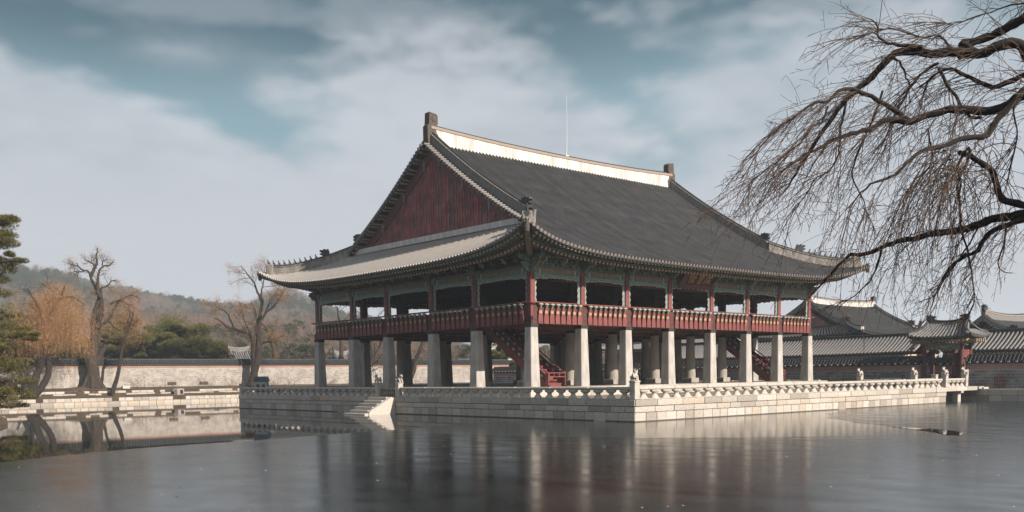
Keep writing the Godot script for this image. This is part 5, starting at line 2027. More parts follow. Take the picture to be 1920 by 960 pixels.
func gallery(label: String, x0: float, x1: float, z0: float, z1: float, ye: float, yr: float) -> void:
	# a long narrow range with its ridge along z
	var t := thing("palace_gallery", label, "building")
	var base := MB.new()
	var rows := MB.new()
	var xm := (x0 + x1) * 0.5
	tiled_slope(base, rows, Vector3(x0, ye, z0), Vector3(x0, ye, z1), Vector3(xm, yr, z0), Vector3(xm, yr, z1), 0.40, 0.10, 0.13, 0.12)
	tiled_slope(base, rows, Vector3(x1, ye, z0), Vector3(x1, ye, z1), Vector3(xm, yr, z0), Vector3(xm, yr, z1), 0.40, 0.10, 0.13, 0.12)
	part("tile_bed", base.done(M.roof_base), t)
	stuff_part("tile_row", rows.done(M.palace_tile), t)
	ridge_wall("roof_ridge", t, PackedVector3Array([Vector3(xm, yr - 0.05, z0), Vector3(xm, yr - 0.05, (z0 + z1) * 0.5), Vector3(xm, yr - 0.05, z1)]), PackedFloat32Array([0.25, 0.22, 0.25]), 0.3, M.palace_tile_dark, M.palace_tile_dark, 0.08)
	for z in [z0, z1]:
		for x in [x0, x1]:
			ridge_wall("verge_ridge", t, PackedVector3Array([Vector3(xm, yr, z), Vector3(lerpf(xm, x, 0.5), lerpf(yr, ye, 0.5) - 0.08, z), Vector3(lerpf(xm, x, 0.97), ye + 0.12, z)]), PackedFloat32Array([0.3, 0.28, 0.26]), 0.3, M.plaster_hip, M.palace_tile_dark, 0.07)
	var b := MB.new()
	b.at(xm, (1.0 + ye - 0.3) * 0.5, (z0 + z1) * 0.5, x1 - x0 - 1.8, ye - 0.3 - 1.0, z1 - z0 - 1.0)
	part("gallery_wall", b.done(M.brick_dim), t)
	b = MB.new()
	for i in int((z1 - z0) / 0.40):
		for x in [x0 + 0.6, x1 - 0.6]:
			b.at(x, ye - 0.2, z0 + 0.2 + i * 0.40, 1.1, 0.14, 0.14)
	stuff_part("rafter", b.done(M.rafter_end), t)


func palace_roofs() -> void:
	hall("palace_hall", "big grey tiled palace hall with a bright white curved ridge behind the east wall", 57.0, 78.0, -15.5, 8.6, 6.9, 8.1, 11.0, 1.0, "palace_tile_dark", "plaster_white")
	gallery("long low tiled range in front of the white ridged hall", 51.5, 57.5, -34.0, 1.6, 4.55, 6.35)
	gallery("long low tiled range behind the wall right of the gate", 51.5, 57.5, 4.6, 40.0, 4.55, 6.35)
	hall("palace_hall", "grey tiled hall with a brick gable rising right of the gate", 59.0, 76.0, 4.4, 5.0, 5.7, 6.3, 8.1, 1.0, "palace_tile_dark", "plaster_grey")
	hall("palace_hall", "grey tiled hall glimpsed between the pillars left of the white ridged hall", 60.0, 76.0, -44.0, 7.0, 6.3, 7.4, 10.0, 1.0, "palace_tile", "plaster_grey")
	hall("palace_outbuilding", "small tiled outbuilding just behind the north wall left of the island", 27.5, 36.5, -112.0, 3.0, 5.6, 6.1, 7.9, 1.8, "palace_tile", "plaster_grey")
	hall("palace_outbuilding", "small tiled outbuilding half hidden by bare trees above the north wall", 49.0, 57.0, -112.0, 3.0, 5.2, 5.7, 7.3, 1.8, "palace_tile", "plaster_grey")
	hall("palace_outbuilding", "small tiled outbuilding seen between the west pillars beyond the north wall", 78.0, 88.0, -104.0, 3.2, 5.6, 6.2, 8.4, 1.8, "palace_tile", "plaster_white")


# ---------------------------------------------------------------- trees
func rnd_dir() -> Vector3:
	return Vector3(rng.randfn(), rng.randfn(), rng.randfn()).normalized()


# one branch as a crooked tapering tube; returns its points
func limb(b: MB, p: Vector3, d: Vector3, ln: float, r0: float, r1: float, n: int, wob: float, pull: Vector3, sides: int) -> PackedVector3Array:
	var pts := PackedVector3Array()
	var rs := PackedFloat32Array()
	var dir := d.normalized()
	var step := ln / n
	for i in n + 1:
		pts.append(p)
		rs.append(lerpf(r0, r1, float(i) / n))
		dir = (dir + rnd_dir() * wob + pull * step).normalized()
		p += dir * step
	b.tube(pts, rs, sides)
	return pts


# a bare crown: branches off a path, and off those again
func ramify(b: MB, path: PackedVector3Array, r: float, ln: float, level: int, count: int, pull: Vector3, spread: float, tips: PackedVector3Array, from := 0.3, wob := 0.22) -> void:
	var m := path.size()
	for i in count:
		var f := from + (1.0 - from) * (i + rng.randf()) / count
		var k := clampi(int(f * (m - 1)), 0, m - 2)
		var p := path[k].lerp(path[k + 1], clampf(f * (m - 1) - k, 0, 1))
		var t := (path[k + 1] - path[k]).normalized()
		var side := rnd_dir()
		side = (side - t * side.dot(t)).normalized()
		var d := (t * (1.0 - spread * 0.55) + side * spread).normalized()
		var l := ln * rng.randf_range(0.6, 1.15) * (1.1 - 0.5 * f)
		var rr := r * (1.0 - 0.55 * f)
		var q := limb(b, p, d, l, rr, rr * 0.4, 5 if level > 0 else 4, wob, pull, 5 if rr > 0.05 else 3)
		if level > 0:
			ramify(b, q, rr * 0.55, l * 0.55, level - 1, maxi(3, count - 1), pull, spread, tips, 0.2, wob)
		else:
			tips.append(q[q.size() - 1]); tips.append(q[q.size() / 2])


func sprinkle(b: MB, at: Vector3, n: int, spread: float, size: float, a: Color, c: Color, hang := 0.0) -> void:
	for i in n:
		var p := at + Vector3(rng.randfn(), rng.randfn() - hang, rng.randfn()) * spread
		b.tint = a.lerp(c, rng.randf())
		var u := rnd_dir() * size
		var w := rnd_dir() * size * 0.7
		b.leaf(p - u * 0.5, p + w * 0.5, p + u * 0.5, u.cross(w).normalized())


func willow_strand(b: MB, p: Vector3, ln: float, a: Color, c: Color, leaf: float, sway: Vector3) -> void:
	var n := int(ln / 0.24)
	var d := Vector3(rng.randfn() * 0.5, 0.2, rng.randfn() * 0.5) + sway
	for i in n:
		d = (d * 0.84 + Vector3(rng.randfn() * 0.06, -0.35, rng.randfn() * 0.06)).normalized()
		p += d * 0.24
		b.tint = a.lerp(c, rng.randf())
		var u := (d + rnd_dir() * 0.45).normalized() * leaf * rng.randf_range(0.7, 1.5)
		var w := rnd_dir() * leaf * 0.17
		var q := p + rnd_dir() * 0.07
		b.leaf(q, q + u * 0.5 + w, q + u, u.cross(w).normalized())


# a pine's flat pad of needle tufts
func pine_pad(b: MB, at: Vector3, rx: float, ry: float, n: int, tuft: float, a: Color, c: Color) -> void:
	for i in n:
		var o := rnd_dir() * pow(rng.randf(), 0.4)
		var p := at + Vector3(o.x * rx, o.y * ry + 0.2 * ry * (1.0 - absf(o.x)), o.z * rx)
		var out := (Vector3(o.x * 0.8, 0.75, o.z * 0.8) + rnd_dir() * 0.35).normalized()
		b.tint = a.lerp(c, clampf(rng.randf() * 0.8 + o.y * 0.2, 0, 1))
		for k in 4:
			var d := (out + rnd_dir() * 0.75).normalized() * tuft
			var w := d.cross(rnd_dir()).normalized() * tuft * 0.075
			b.leaf(p - w, p + w, p + d, d.cross(w).normalized())


func pine(label: String, at: Vector3, hgt: float, spread: float, pads: int, dens: int, group := "", lean := Vector3.ZERO, a := Color(0.045, 0.056, 0.020), c := Color(0.185, 0.165, 0.050), tuft := 0.36) -> Node3D:
	var t := thing("pine_tree", label, "tree", group, at)
	var wood := MB.new()
	var tr := limb(wood, Vector3(0, -0.2, 0), Vector3.UP + lean, hgt * 0.92, hgt * 0.028 + 0.05, 0.06, 9, 0.10, Vector3.ZERO, 8)
	var nd := MB.new()
	nd.coloured = true
	for i in pads:
		var f := 0.32 + 0.68 * pow(float(i) / maxi(pads - 1, 1), 0.8)
		var k := clampi(int(f * 9), 0, 8)
		var p := tr[k]
		var ang := i * 2.4 + rng.randf() * 0.6
		var reach := spread * (1.0 - 0.72 * pow((f - 0.32) / 0.68, 1.6)) * rng.randf_range(0.45, 1.0)
		var q := limb(wood, p, Vector3(cos(ang), rng.randf_range(0.05, 0.45), sin(ang)), reach, 0.05 + hgt * 0.006, 0.025, 5, 0.14, Vector3(0, 0.03, 0), 5)
		for z in 3:
			var e := q[3 + mini(z, 2)] + Vector3(rng.randfn(), rng.randf() * 0.5, rng.randfn()) * reach * 0.16
			pine_pad(nd, e, reach * rng.randf_range(0.24, 0.38), reach * 0.10 + 0.10, dens, tuft, a, c)
	pine_pad(nd, tr[9], spread * 0.35, spread * 0.2, dens, tuft, a, c)
	part("trunk", wood.done(M.bark_pale), t)
	part("crown", nd.done(M.needles), t)
	return t


func level(p: Vector3) -> float:   # level distance from the camera
	return Vector2(p.x - EYE.x, p.z - EYE.z).length()


func shift(p: PackedVector3Array, o: Vector3) -> PackedVector3Array:
	var q := PackedVector3Array()
	for x in p:
		q.append(x - o)
	return q


# path through points of the picture at a distance, relative to a base
func traced(pts: Array, far: float, o: Vector3) -> PackedVector3Array:
	var q := PackedVector3Array()
	for e in pts:
		q.append(seen(e[0], e[1], far + (e[2] if e.size() > 2 else 0.0)) - o)
	return q


func radii(n: int, a: float, c: float) -> PackedFloat32Array:
	var r := PackedFloat32Array()
	for i in n:
		r.append(lerpf(a, c, float(i) / (n - 1)))
	return r


func finer(p: PackedVector3Array, k: int, wob: float) -> PackedVector3Array:   # a smooth, slightly crooked run through the points
	var cv := Curve3D.new()
	for i in p.size():
		var tn := (p[mini(i + 1, p.size() - 1)] - p[maxi(i - 1, 0)]) / 6.0
		cv.add_point(p[i], -tn, tn)
	var q := PackedVector3Array()
	var ln := cv.get_baked_length()
	var n := (p.size() - 1) * k
	for i in n + 1:
		q.append(cv.sample_baked(ln * i / n, true) + (rnd_dir() * wob if i > 0 and i < n else Vector3.ZERO))
	return q


const GOLD_A := Color(0.20, 0.110, 0.055)
const GOLD_C := Color(0.46, 0.260, 0.120)


func north_trees() -> void:
	# the twin-stemmed willow leaning over the bank, still in rust-coloured leaf
	var o := seen_z(70, 741, -73.2)
	var far := level(o)
	var t := thing("willow_tree", "rust-leaved weeping willow with two dark crooked stems leaning over the bank", "tree", "", o)
	var w := MB.new()
	var stems := [
		[[[58, 742], [66, 716], [74, 690], [82, 672], [83, 655], [82, 640]], 0.50, 0.26],
		[[[66, 742], [84, 716], [92, 693], [91, 676], [84, 660], [82, 645], [81, 620], [88, 600], [97, 585], [112, 560], [122, 538]], 0.42, 0.11],
		[[[82, 672], [70, 665], [62, 652], [55, 645]], 0.28, 0.1],
		[[[86, 612], [78, 590], [66, 565], [50, 540]], 0.22, 0.05],
		[[[97, 586], [104, 594], [112, 604], [120, 618]], 0.14, 0.05],
		[[[112, 560], [128, 556], [146, 562, 2], [160, 575, 2]], 0.14, 0.04],
		[[[88, 600], [74, 606, -2], [56, 612, -3], [36, 620, -3]], 0.16, 0.04],
		[[[110, 562], [98, 545, 3], [80, 532, 4]], 0.14, 0.04]]
	var hang := PackedVector3Array()
	for s in stems:
		var p := finer(traced(s[0], far, o), 3, 0.07)
		w.tube(p, radii(p.size(), s[1], s[2]), 8, true)
		if s[1] < 0.6:
			ramify(w, p, s[2] * 0.8 + 0.02, 3.6, 1, 7, Vector3(0, -0.04, 0), 0.8, hang, 0.45)
	part("trunk", w.done(M.bark), t)
	var lf := MB.new()
	lf.coloured = true
	for i in 4600:
		var p: Vector3
		if i < 700:
			p = hang[rng.randi() % hang.size()] + rnd_dir() * 0.9
		else:
			var uu := rng.randfn(100, 36)
			uu = clampf(uu, 18, 168)
			var vtop := 522 + 0.02 * pow(uu - 118, 2.0) * (0.42 if uu < 118 else 1.2) + rng.randf() * 95
			p = seen(uu, vtop, far + rng.randf_range(-4, 4)) - o
		var floor_y := seen(100, 668 + rng.randf_range(-22, 12), far).y - o.y
		willow_strand(lf, p, clampf(p.y - floor_y, 0.8, rng.randf_range(1.6, 5.5)), GOLD_A, GOLD_C, 0.20, Vector3.ZERO)
	part("crown", lf.done(M.leaves), t)

	# the great pollarded tree, trunk like an elephant's leg
	o = seen_z(174, 727, -75.9)
	far = level(o)
	t = thing("old_tree", "huge old tree with a thick flaring trunk and gnarled half bare crown", "tree", "", o)
	w = MB.new()
	var tk := finer(traced([[174, 733], [174, 712], [173, 690], [172, 672], [175, 650], [181, 628]], far, o), 3, 0.05)
	var rr := PackedFloat32Array()
	for i in tk.size():
		var f := float(i) / (tk.size() - 1)
		rr.append(0.62 * exp(-f * 8.0) + 0.86 - 0.28 * f)
	w.tube(tk, rr, 14)
	for i in 7:   # root flares
		var a := i * 0.95
		var e := Vector3(cos(a) * 1.8, -0.5, sin(a) * 1.5)
		w.tube(PackedVector3Array([Vector3(cos(a) * 0.6, 1.5, sin(a) * 0.6), Vector3(cos(a) * 1.0, 0.5, sin(a) * 1.0), e]), PackedFloat32Array([0.26, 0.3, 0.12]), 7)
	var limbs := [
		[[[168, 690], [163, 668], [162, 652], [164, 645]], 0.50, 0.30, 0],
		[[[178, 685], [186, 668], [193, 655], [198, 646]], 0.46, 0.28, 0],
		[[[180, 640], [183, 618], [187, 600], [193, 588]], 0.42, 0.22, 0],
		[[[176, 640], [175, 612], [177, 590], [185, 562], [188, 545], [186, 556]], 0.40, 0.24, 0],
		[[[186, 600], [191, 575], [189, 556], [182, 545], [175, 531], [171, 520], [166, 509], [158, 507], [150, 502], [144, 493]], 0.34, 0.07, 1],
		[[[171, 518], [176, 505], [181, 496], [181, 483], [182, 470], [184, 465]], 0.24, 0.05, 1],
		[[[189, 558], [183, 545], [184, 520], [186, 510], [192, 500], [205, 497], [214, 491]], 0.26, 0.05, 1],
		[[[178, 502], [174, 495], [166, 490], [158, 486]], 0.12, 0.04, 1],
		[[[192, 498], [194, 490], [202, 487]], 0.10, 0.04, 1],
		[[[160, 507], [146, 510], [138, 508], [137, 511]], 0.10, 0.03, 1],
		[[[150, 502], [140, 497], [130, 495], [127, 494]], 0.09, 0.03, 1],
		[[[188, 548], [190, 540], [200, 537], [210, 527], [220, 525]], 0.16, 0.04, 1],
		[[[180, 614], [192, 610], [205, 596], [222, 566], [240, 570], [258, 580]], 0.22, 0.05, 1],
		[[[200, 600], [222, 618], [242, 612], [262, 600]], 0.14, 0.04, 1],
		[[[205, 570], [225, 562], [246, 553], [264, 560]], 0.15, 0.04, 1]]
	var tips := PackedVector3Array()
	for s in limbs:
		var p := finer(traced(s[0], far + (rng.randf_range(-1, 1) if s[3] else 0.0), o), 3, 0.06)
		w.tube(p, radii(p.size(), s[1], s[2]), 8, true)
		if s[3]:
			ramify(w, p, 0.06, 1.5, 1, 7, Vector3(0, 0.05, 0), 0.9, tips, 0.3)
	part("trunk", w.done(M.bark_pale), t)
	lf = MB.new()
	lf.coloured = true
	for p in tips:
		if p.y > 6:
			sprinkle(lf, p, 5 if p.y > 13.0 else 16, 0.24, 0.13, GOLD_A, GOLD_C)
	for i in 800:
		var p := seen(rng.randfn(222, 25), rng.randfn(592, 22), far + rng.randf_range(-2, 3)) - o
		sprinkle(lf, p, 13, 0.55, 0.14, GOLD_A, GOLD_C)
	part("leaves", lf.done(M.leaves), t)

	# slender leaning tree at the water
	o = seen_z(211, 739, -73.3)
	far = level(o)
	t = thing("young_tree", "slender dark tree leaning right from the lower bank beside the old trunk", "tree", "", o)
	w = MB.new()
	var yp := finer(traced([[211, 739], [215, 722], [221, 704], [223, 690], [227, 668], [231, 646], [238, 625], [246, 604], [250, 585]], far, o), 2, 0.04)
	w.tube(yp, radii(yp.size(), 0.30, 0.07), 8)
	tips = PackedVector3Array()
	ramify(w, yp, 0.09, 3.0, 1, 11, Vector3(0, 0.03, 0), 0.75, tips, 0.5)
	part("trunk", w.done(M.bark), t)
	lf = MB.new()
	lf.coloured = true
	for p in tips:
		sprinkle(lf, p, 12, 0.35, 0.13, GOLD_A, GOLD_C)
	part("leaves", lf.done(M.leaves), t)

	# the forked bare tree left of the pavilion
	o = seen_z(476, 722, -75.6)
	far = level(o)
	t = thing("bare_tree", "tall forked tree with a few yellow leaves just left of the pavilion", "tree", "", o)
	w = MB.new()
	var bl := [
		[[[470, 724], [475, 706], [480, 685], [484, 665], [485, 640], [485, 610], [488, 590], [491, 570], [492, 560]], 0.62, 0.2],
		[[[474, 712], [476, 690], [475, 665], [474, 645], [472, 632], [466, 625], [452, 622], [440, 616], [428, 614], [412, 600], [402, 596]], 0.45, 0.08],
		[[[491, 566], [484, 550], [476, 530], [463, 512], [452, 498]], 0.18, 0.04],
		[[[490, 600], [500, 585], [512, 575], [524, 560], [532, 548]], 0.2, 0.04],
		[[[492, 565], [490, 548], [494, 530], [498, 515], [509, 502]], 0.14, 0.03],
		[[[487, 648], [496, 642], [510, 640], [520, 646]], 0.16, 0.05],
		[[[475, 660], [478, 625], [482, 600], [478, 580], [470, 565]], 0.16, 0.04],
		[[[440, 616], [432, 600], [424, 585], [408, 578], [398, 565]], 0.14, 0.03],
		[[[497, 588], [508, 560], [520, 545], [526, 530]], 0.10, 0.03],
		[[[472, 632], [462, 610], [455, 590], [452, 570]], 0.12, 0.03]]
	tips = PackedVector3Array()
	for s in bl:
		var p := finer(traced(s[0], far + rng.randf_range(-1.5, 1.5) * float(s[1] < 0.4), o), 3, 0.06)
		w.tube(p, radii(p.size(), s[1], s[2]), 8)
		if s[1] < 0.5:
			ramify(w, p, 0.06, 3.4, 2, 7, Vector3(0, 0.05, 0), 0.75, tips, 0.3)
	part("trunk", w.done(M.bark), t)
	lf = MB.new()
	lf.coloured = true
	for p in tips:
		sprinkle(lf, p, 5, 0.25, 0.13, GOLD_A, GOLD_C)
	part("leaves", lf.done(M.leaves), t)

	# trees seen between the pillars
	for q in [[664, 718, 147.0, [[664, 720], [676, 702], [690, 690], [700, 672], [712, 650], [716, 632]], "dark bare tree leaning over the terrace, seen between the first and second west pillars"],
			[768, 712, 154.0, [[768, 715], [776, 692], [782, 668], [790, 648], [800, 618], [808, 600]], "pale leaning bare tree seen between the third and fourth west pillars"],
			[690, 690, 166.0, [[700, 690], [698, 660], [694, 630], [690, 600], [688, 575]], "bare tree beyond the wall framed by the second west bay"],
			[640, 660, 170.0, [[641, 675], [640, 650], [638, 625], [636, 600], [632, 575]], "bare tree beyond the wall framed by the first west bay"],
			[578, 650, 168.0, [[516, 668], [512, 650], [506, 632], [500, 616], [490, 605]], "low spreading bare tree above the wall left of the corner pillar"]]:
		o = seen(q[3][0][0], q[3][0][1], q[2])
		t = thing("bare_tree", q[4], "tree", "", o)
		w = MB.new()
		var p := finer(traced(q[3], q[2], o), 3, 0.08)
		w.tube(p, radii(p.size(), 0.42, 0.12), 8)
		tips = PackedVector3Array()
		ramify(w, p, 0.14, 6.0, 2, 6, Vector3(0, 0.04, 0), 0.85, tips, 0.3)
		part("trunk", w.done(M.bark_pale), t)
		lf = MB.new()
		lf.coloured = true
		for x in tips:
			sprinkle(lf, x, 1, 0.3, 0.2, GOLD_A, GOLD_C)
		part("leaves", lf.done(M.leaves), t)
	# bare shrubs on the terrace
	var shrubs := [[270, 722, 2.6, "thin bare shrub on the terrace right of the drain vents"], [318, 726, 2.8, "bare shrub on the terrace left of the dark stone block"], [392, 732, 3.0, "dense dark bare shrub on the terrace left of the forked tree"], [545, 718, 3.4, "fan-shaped bare shrub against the wall right of the white kiosk"], [520, 716, 2.6, "small bare shrub against the wall behind the white kiosk"], [622, 716, 4.0, "bare shrub casting a shadow on the wall right of the corner pillar"], [790, 716, 2.6, "low bare shrub seen between the fourth and fifth west pillars"], [440, 722, 2.2, "small bare shrub at the foot of the forked tree"]]
	for s in shrubs:
		o = seen_z(s[0], s[1] + 1.0, -76.2)
		o.y = 1.75
		t = thing("bare_shrub", s[3], "shrub", "bare shrubs on the north terrace", o)
		w = MB.new()
		tips = PackedVector3Array()
		for i in 8:
			var a := rng.randf() * TAU
			var p := limb(w, Vector3(cos(a) * 0.15, -0.1, sin(a) * 0.15), Vector3(cos(a) * 0.9, rng.randf_range(0.5, 1.2), sin(a) * 0.9), s[2] * rng.randf_range(0.45, 1.0), 0.028, 0.010, 6, 0.30, Vector3(0, 0.06, 0), 3)
			ramify(w, p, 0.013, s[2] * 0.45, 2, 4, Vector3(0, 0.04, 0), 0.9, tips, 0.2, 0.3)
		part("twigs", w.done(M.twig), t)

	# pines and evergreens behind the wall
	var pines := [
		[345, 690, 152.0, 10.2, 7.4, 30, 420, "broad dark green pine above the wall, right of the old tree"],
		[306, 690, 160.0, 9.6, 5.6, 22, 360, "dark pine behind the broad one, a little to its left"],
		[376, 690, 148.0, 6.0, 5.4, 18, 340, "low spreading yellow-green pine at the right skirt of the broad pine"],
		[268, 690, 154.0, 8.2, 5.2, 18, 320, "pine half hidden behind the old tree's right boughs"],
		[232, 690, 160.0, 8.6, 5.0, 18, 300, "pine behind the slender leaning tree"],
		[26, 690, 148.0, 11.5, 7.0, 26, 380, "wide olive pine at the left edge behind the low wall"],
		[70, 690, 176.0, 15.5, 6.6, 24, 340, "tall dark pine crown rising behind the willow"],
		[-10, 690, 150.0, 14.0, 6.5, 22, 220, "olive pine at the picture's far left behind the islet pine"],
		[935, 690, 176.0, 7.0, 5.2, 16, 260, "bright yellow-green pine over the wall, framed under the first stair"],
		[452, 690, 180.0, 7.5, 3.8, 12, 160, "small dark pine above the outbuilding roof left of the pavilion"],
		[205, 690, 158.0, 9.4, 5.4, 18, 300, "dark pine seen between the old tree's limbs"],
		[128, 690, 156.0, 9.0, 5.6, 18, 300, "dark pine filling in behind the willow's hanging leaves"],
		[250, 690, 185.0, 13.0, 6.0, 20, 300, "taller hazy pine behind the slender leaning tree"],
		[420, 690, 190.0, 8.5, 5.0, 16, 260, "dark pine on the rise right of the broad pine"],
		[300, 690, 200.0, 14.0, 6.2, 20, 300, "tall hazy pine above and behind the broad pine"],
		[566, 640, 230.0, 9.0, 5.0, 14, 160, "dark pine on the slope beside the corner post"]]
	for s in pines:
		var p := seen(s[0], s[1], s[2])
		p.y = 2.0
		pine(s[7], p, s[3], s[4], s[5], s[6], "pines behind the north wall", Vector3(rng.randfn() * 0.08, 0, rng.randfn() * 0.08))
	# the pine on the islet, its boughs reaching into the picture from the left
	o = seen(-70, 768, 74.0)
	o.y = 1.2
	t = thing("islet_pine", "tall pine at the left edge whose layered boughs reach over the water", "tree", "", o)
	w = MB.new()
	var ip := finer(PackedVector3Array([Vector3.ZERO, Vector3(0.4, 4, 0.2), Vector3(-0.2, 9, 0), Vector3(0.3, 13, 0.3), Vector3(0, 16.5, 0)]), 3, 0.08)
	w.tube(ip, radii(ip.size(), 0.42, 0.1), 9)
	var nd := MB.new()
	nd.coloured = true
	var boughs := [[12, 420, 1.0], [24, 412, 0.9], [4, 432, 1.1], [8, 446, 0.9], [16, 440, 0.8], [8, 460, 1.0], [-8, 452, 1.3], [30, 488, 0.7], [16, 492, 0.9], [2, 500, 1.1], [-10, 486, 1.4], [6, 520, 1.1], [-4, 545, 1.3], [8, 700, 1.4], [22, 712, 1.3], [36, 724, 1.0], [10, 732, 1.5], [30, 742, 1.2], [44, 738, 0.8], [8, 756, 1.3], [0, 684, 1.3], [-14, 715, 1.6], [-12, 745, 1.6], [20, 680, 0.8], [26, 765, 0.7], [12, 655, 0.9], [-6, 600, 1.4], [40, 633, 0.8], [60, 631, 0.6], [14, 640, 1.0], [-8, 640, 1.3]]
	for s in boughs:
		var e := seen(s[0] - 6, s[1], 74.0 + rng.randf_range(-2.2, 2.2)) - o
		var k := clampf((e.y - 0.6) / 16.5, 0.05, 0.96)
		var st := ip[int(k * (ip.size() - 1))]
		w.tube(finer(PackedVector3Array([st, st.lerp(e, 0.5) + Vector3(0, 0.25, 0), e]), 3, 0.05), radii(7, 0.10, 0.03), 5)
		for z in 2:
			pine_pad(nd, e + Vector3(rng.randfn(), rng.randfn() * 0.55, rng.randfn()) * 0.45, s[2] * rng.randf_range(0.5, 0.95), s[2] * rng.randf_range(0.18, 0.32), 230, 0.19, Color(0.042, 0.048, 0.017), Color(0.19, 0.158, 0.050))
		pine_pad(nd, st.lerp(e, 0.6), s[2] * 0.7, s[2] * 0.2, 160, 0.19, Color(0.040, 0.045, 0.017), Color(0.16, 0.135, 0.045))
	part("trunk", w.done(M.bark_pale), t)
	part("crown", nd.done(M.needles), t)
	# trees behind the palace roofs on the right
	for q in [[1690, 128.0, 640, 13.5, "gnarled bare tree rising behind the white ridged hall"], [1735, 150.0, 640, 9.0, "round bare tree behind the gate roof"], [1650, 165.0, 630, 10.0, "hazy bare tree behind the white ridge's east end"], [1775, 160.0, 640, 8.0, "hazy bare tree between the gate and the brick gabled hall"], [1345, 150.0, 640, 15.0, "bare tree seen through the upper storey's fourth south bay"], [1300, 165.0, 640, 14.0, "bare tree seen through the upper storey's third south bay"]]:
		o = seen(q[0], q[2], q[1])
		o.y = 1.0
		t = thing("bare_tree", q[4], "tree", "", o)
		w = MB.new()
		tips = PackedVector3Array()
		var p := limb(w, Vector3(0, -0.2, 0), Vector3(rng.randfn() * 0.15, 1, rng.randfn() * 0.15), q[3] * 0.62, 0.35, 0.16, 6, 0.13, Vector3.ZERO, 8)
		ramify(w, p, 0.16, q[3] * 0.42, 3, 5, Vector3(0, 0.05, 0), 0.8, tips, 0.35)
		part("crown", w.done(M.bark), t)


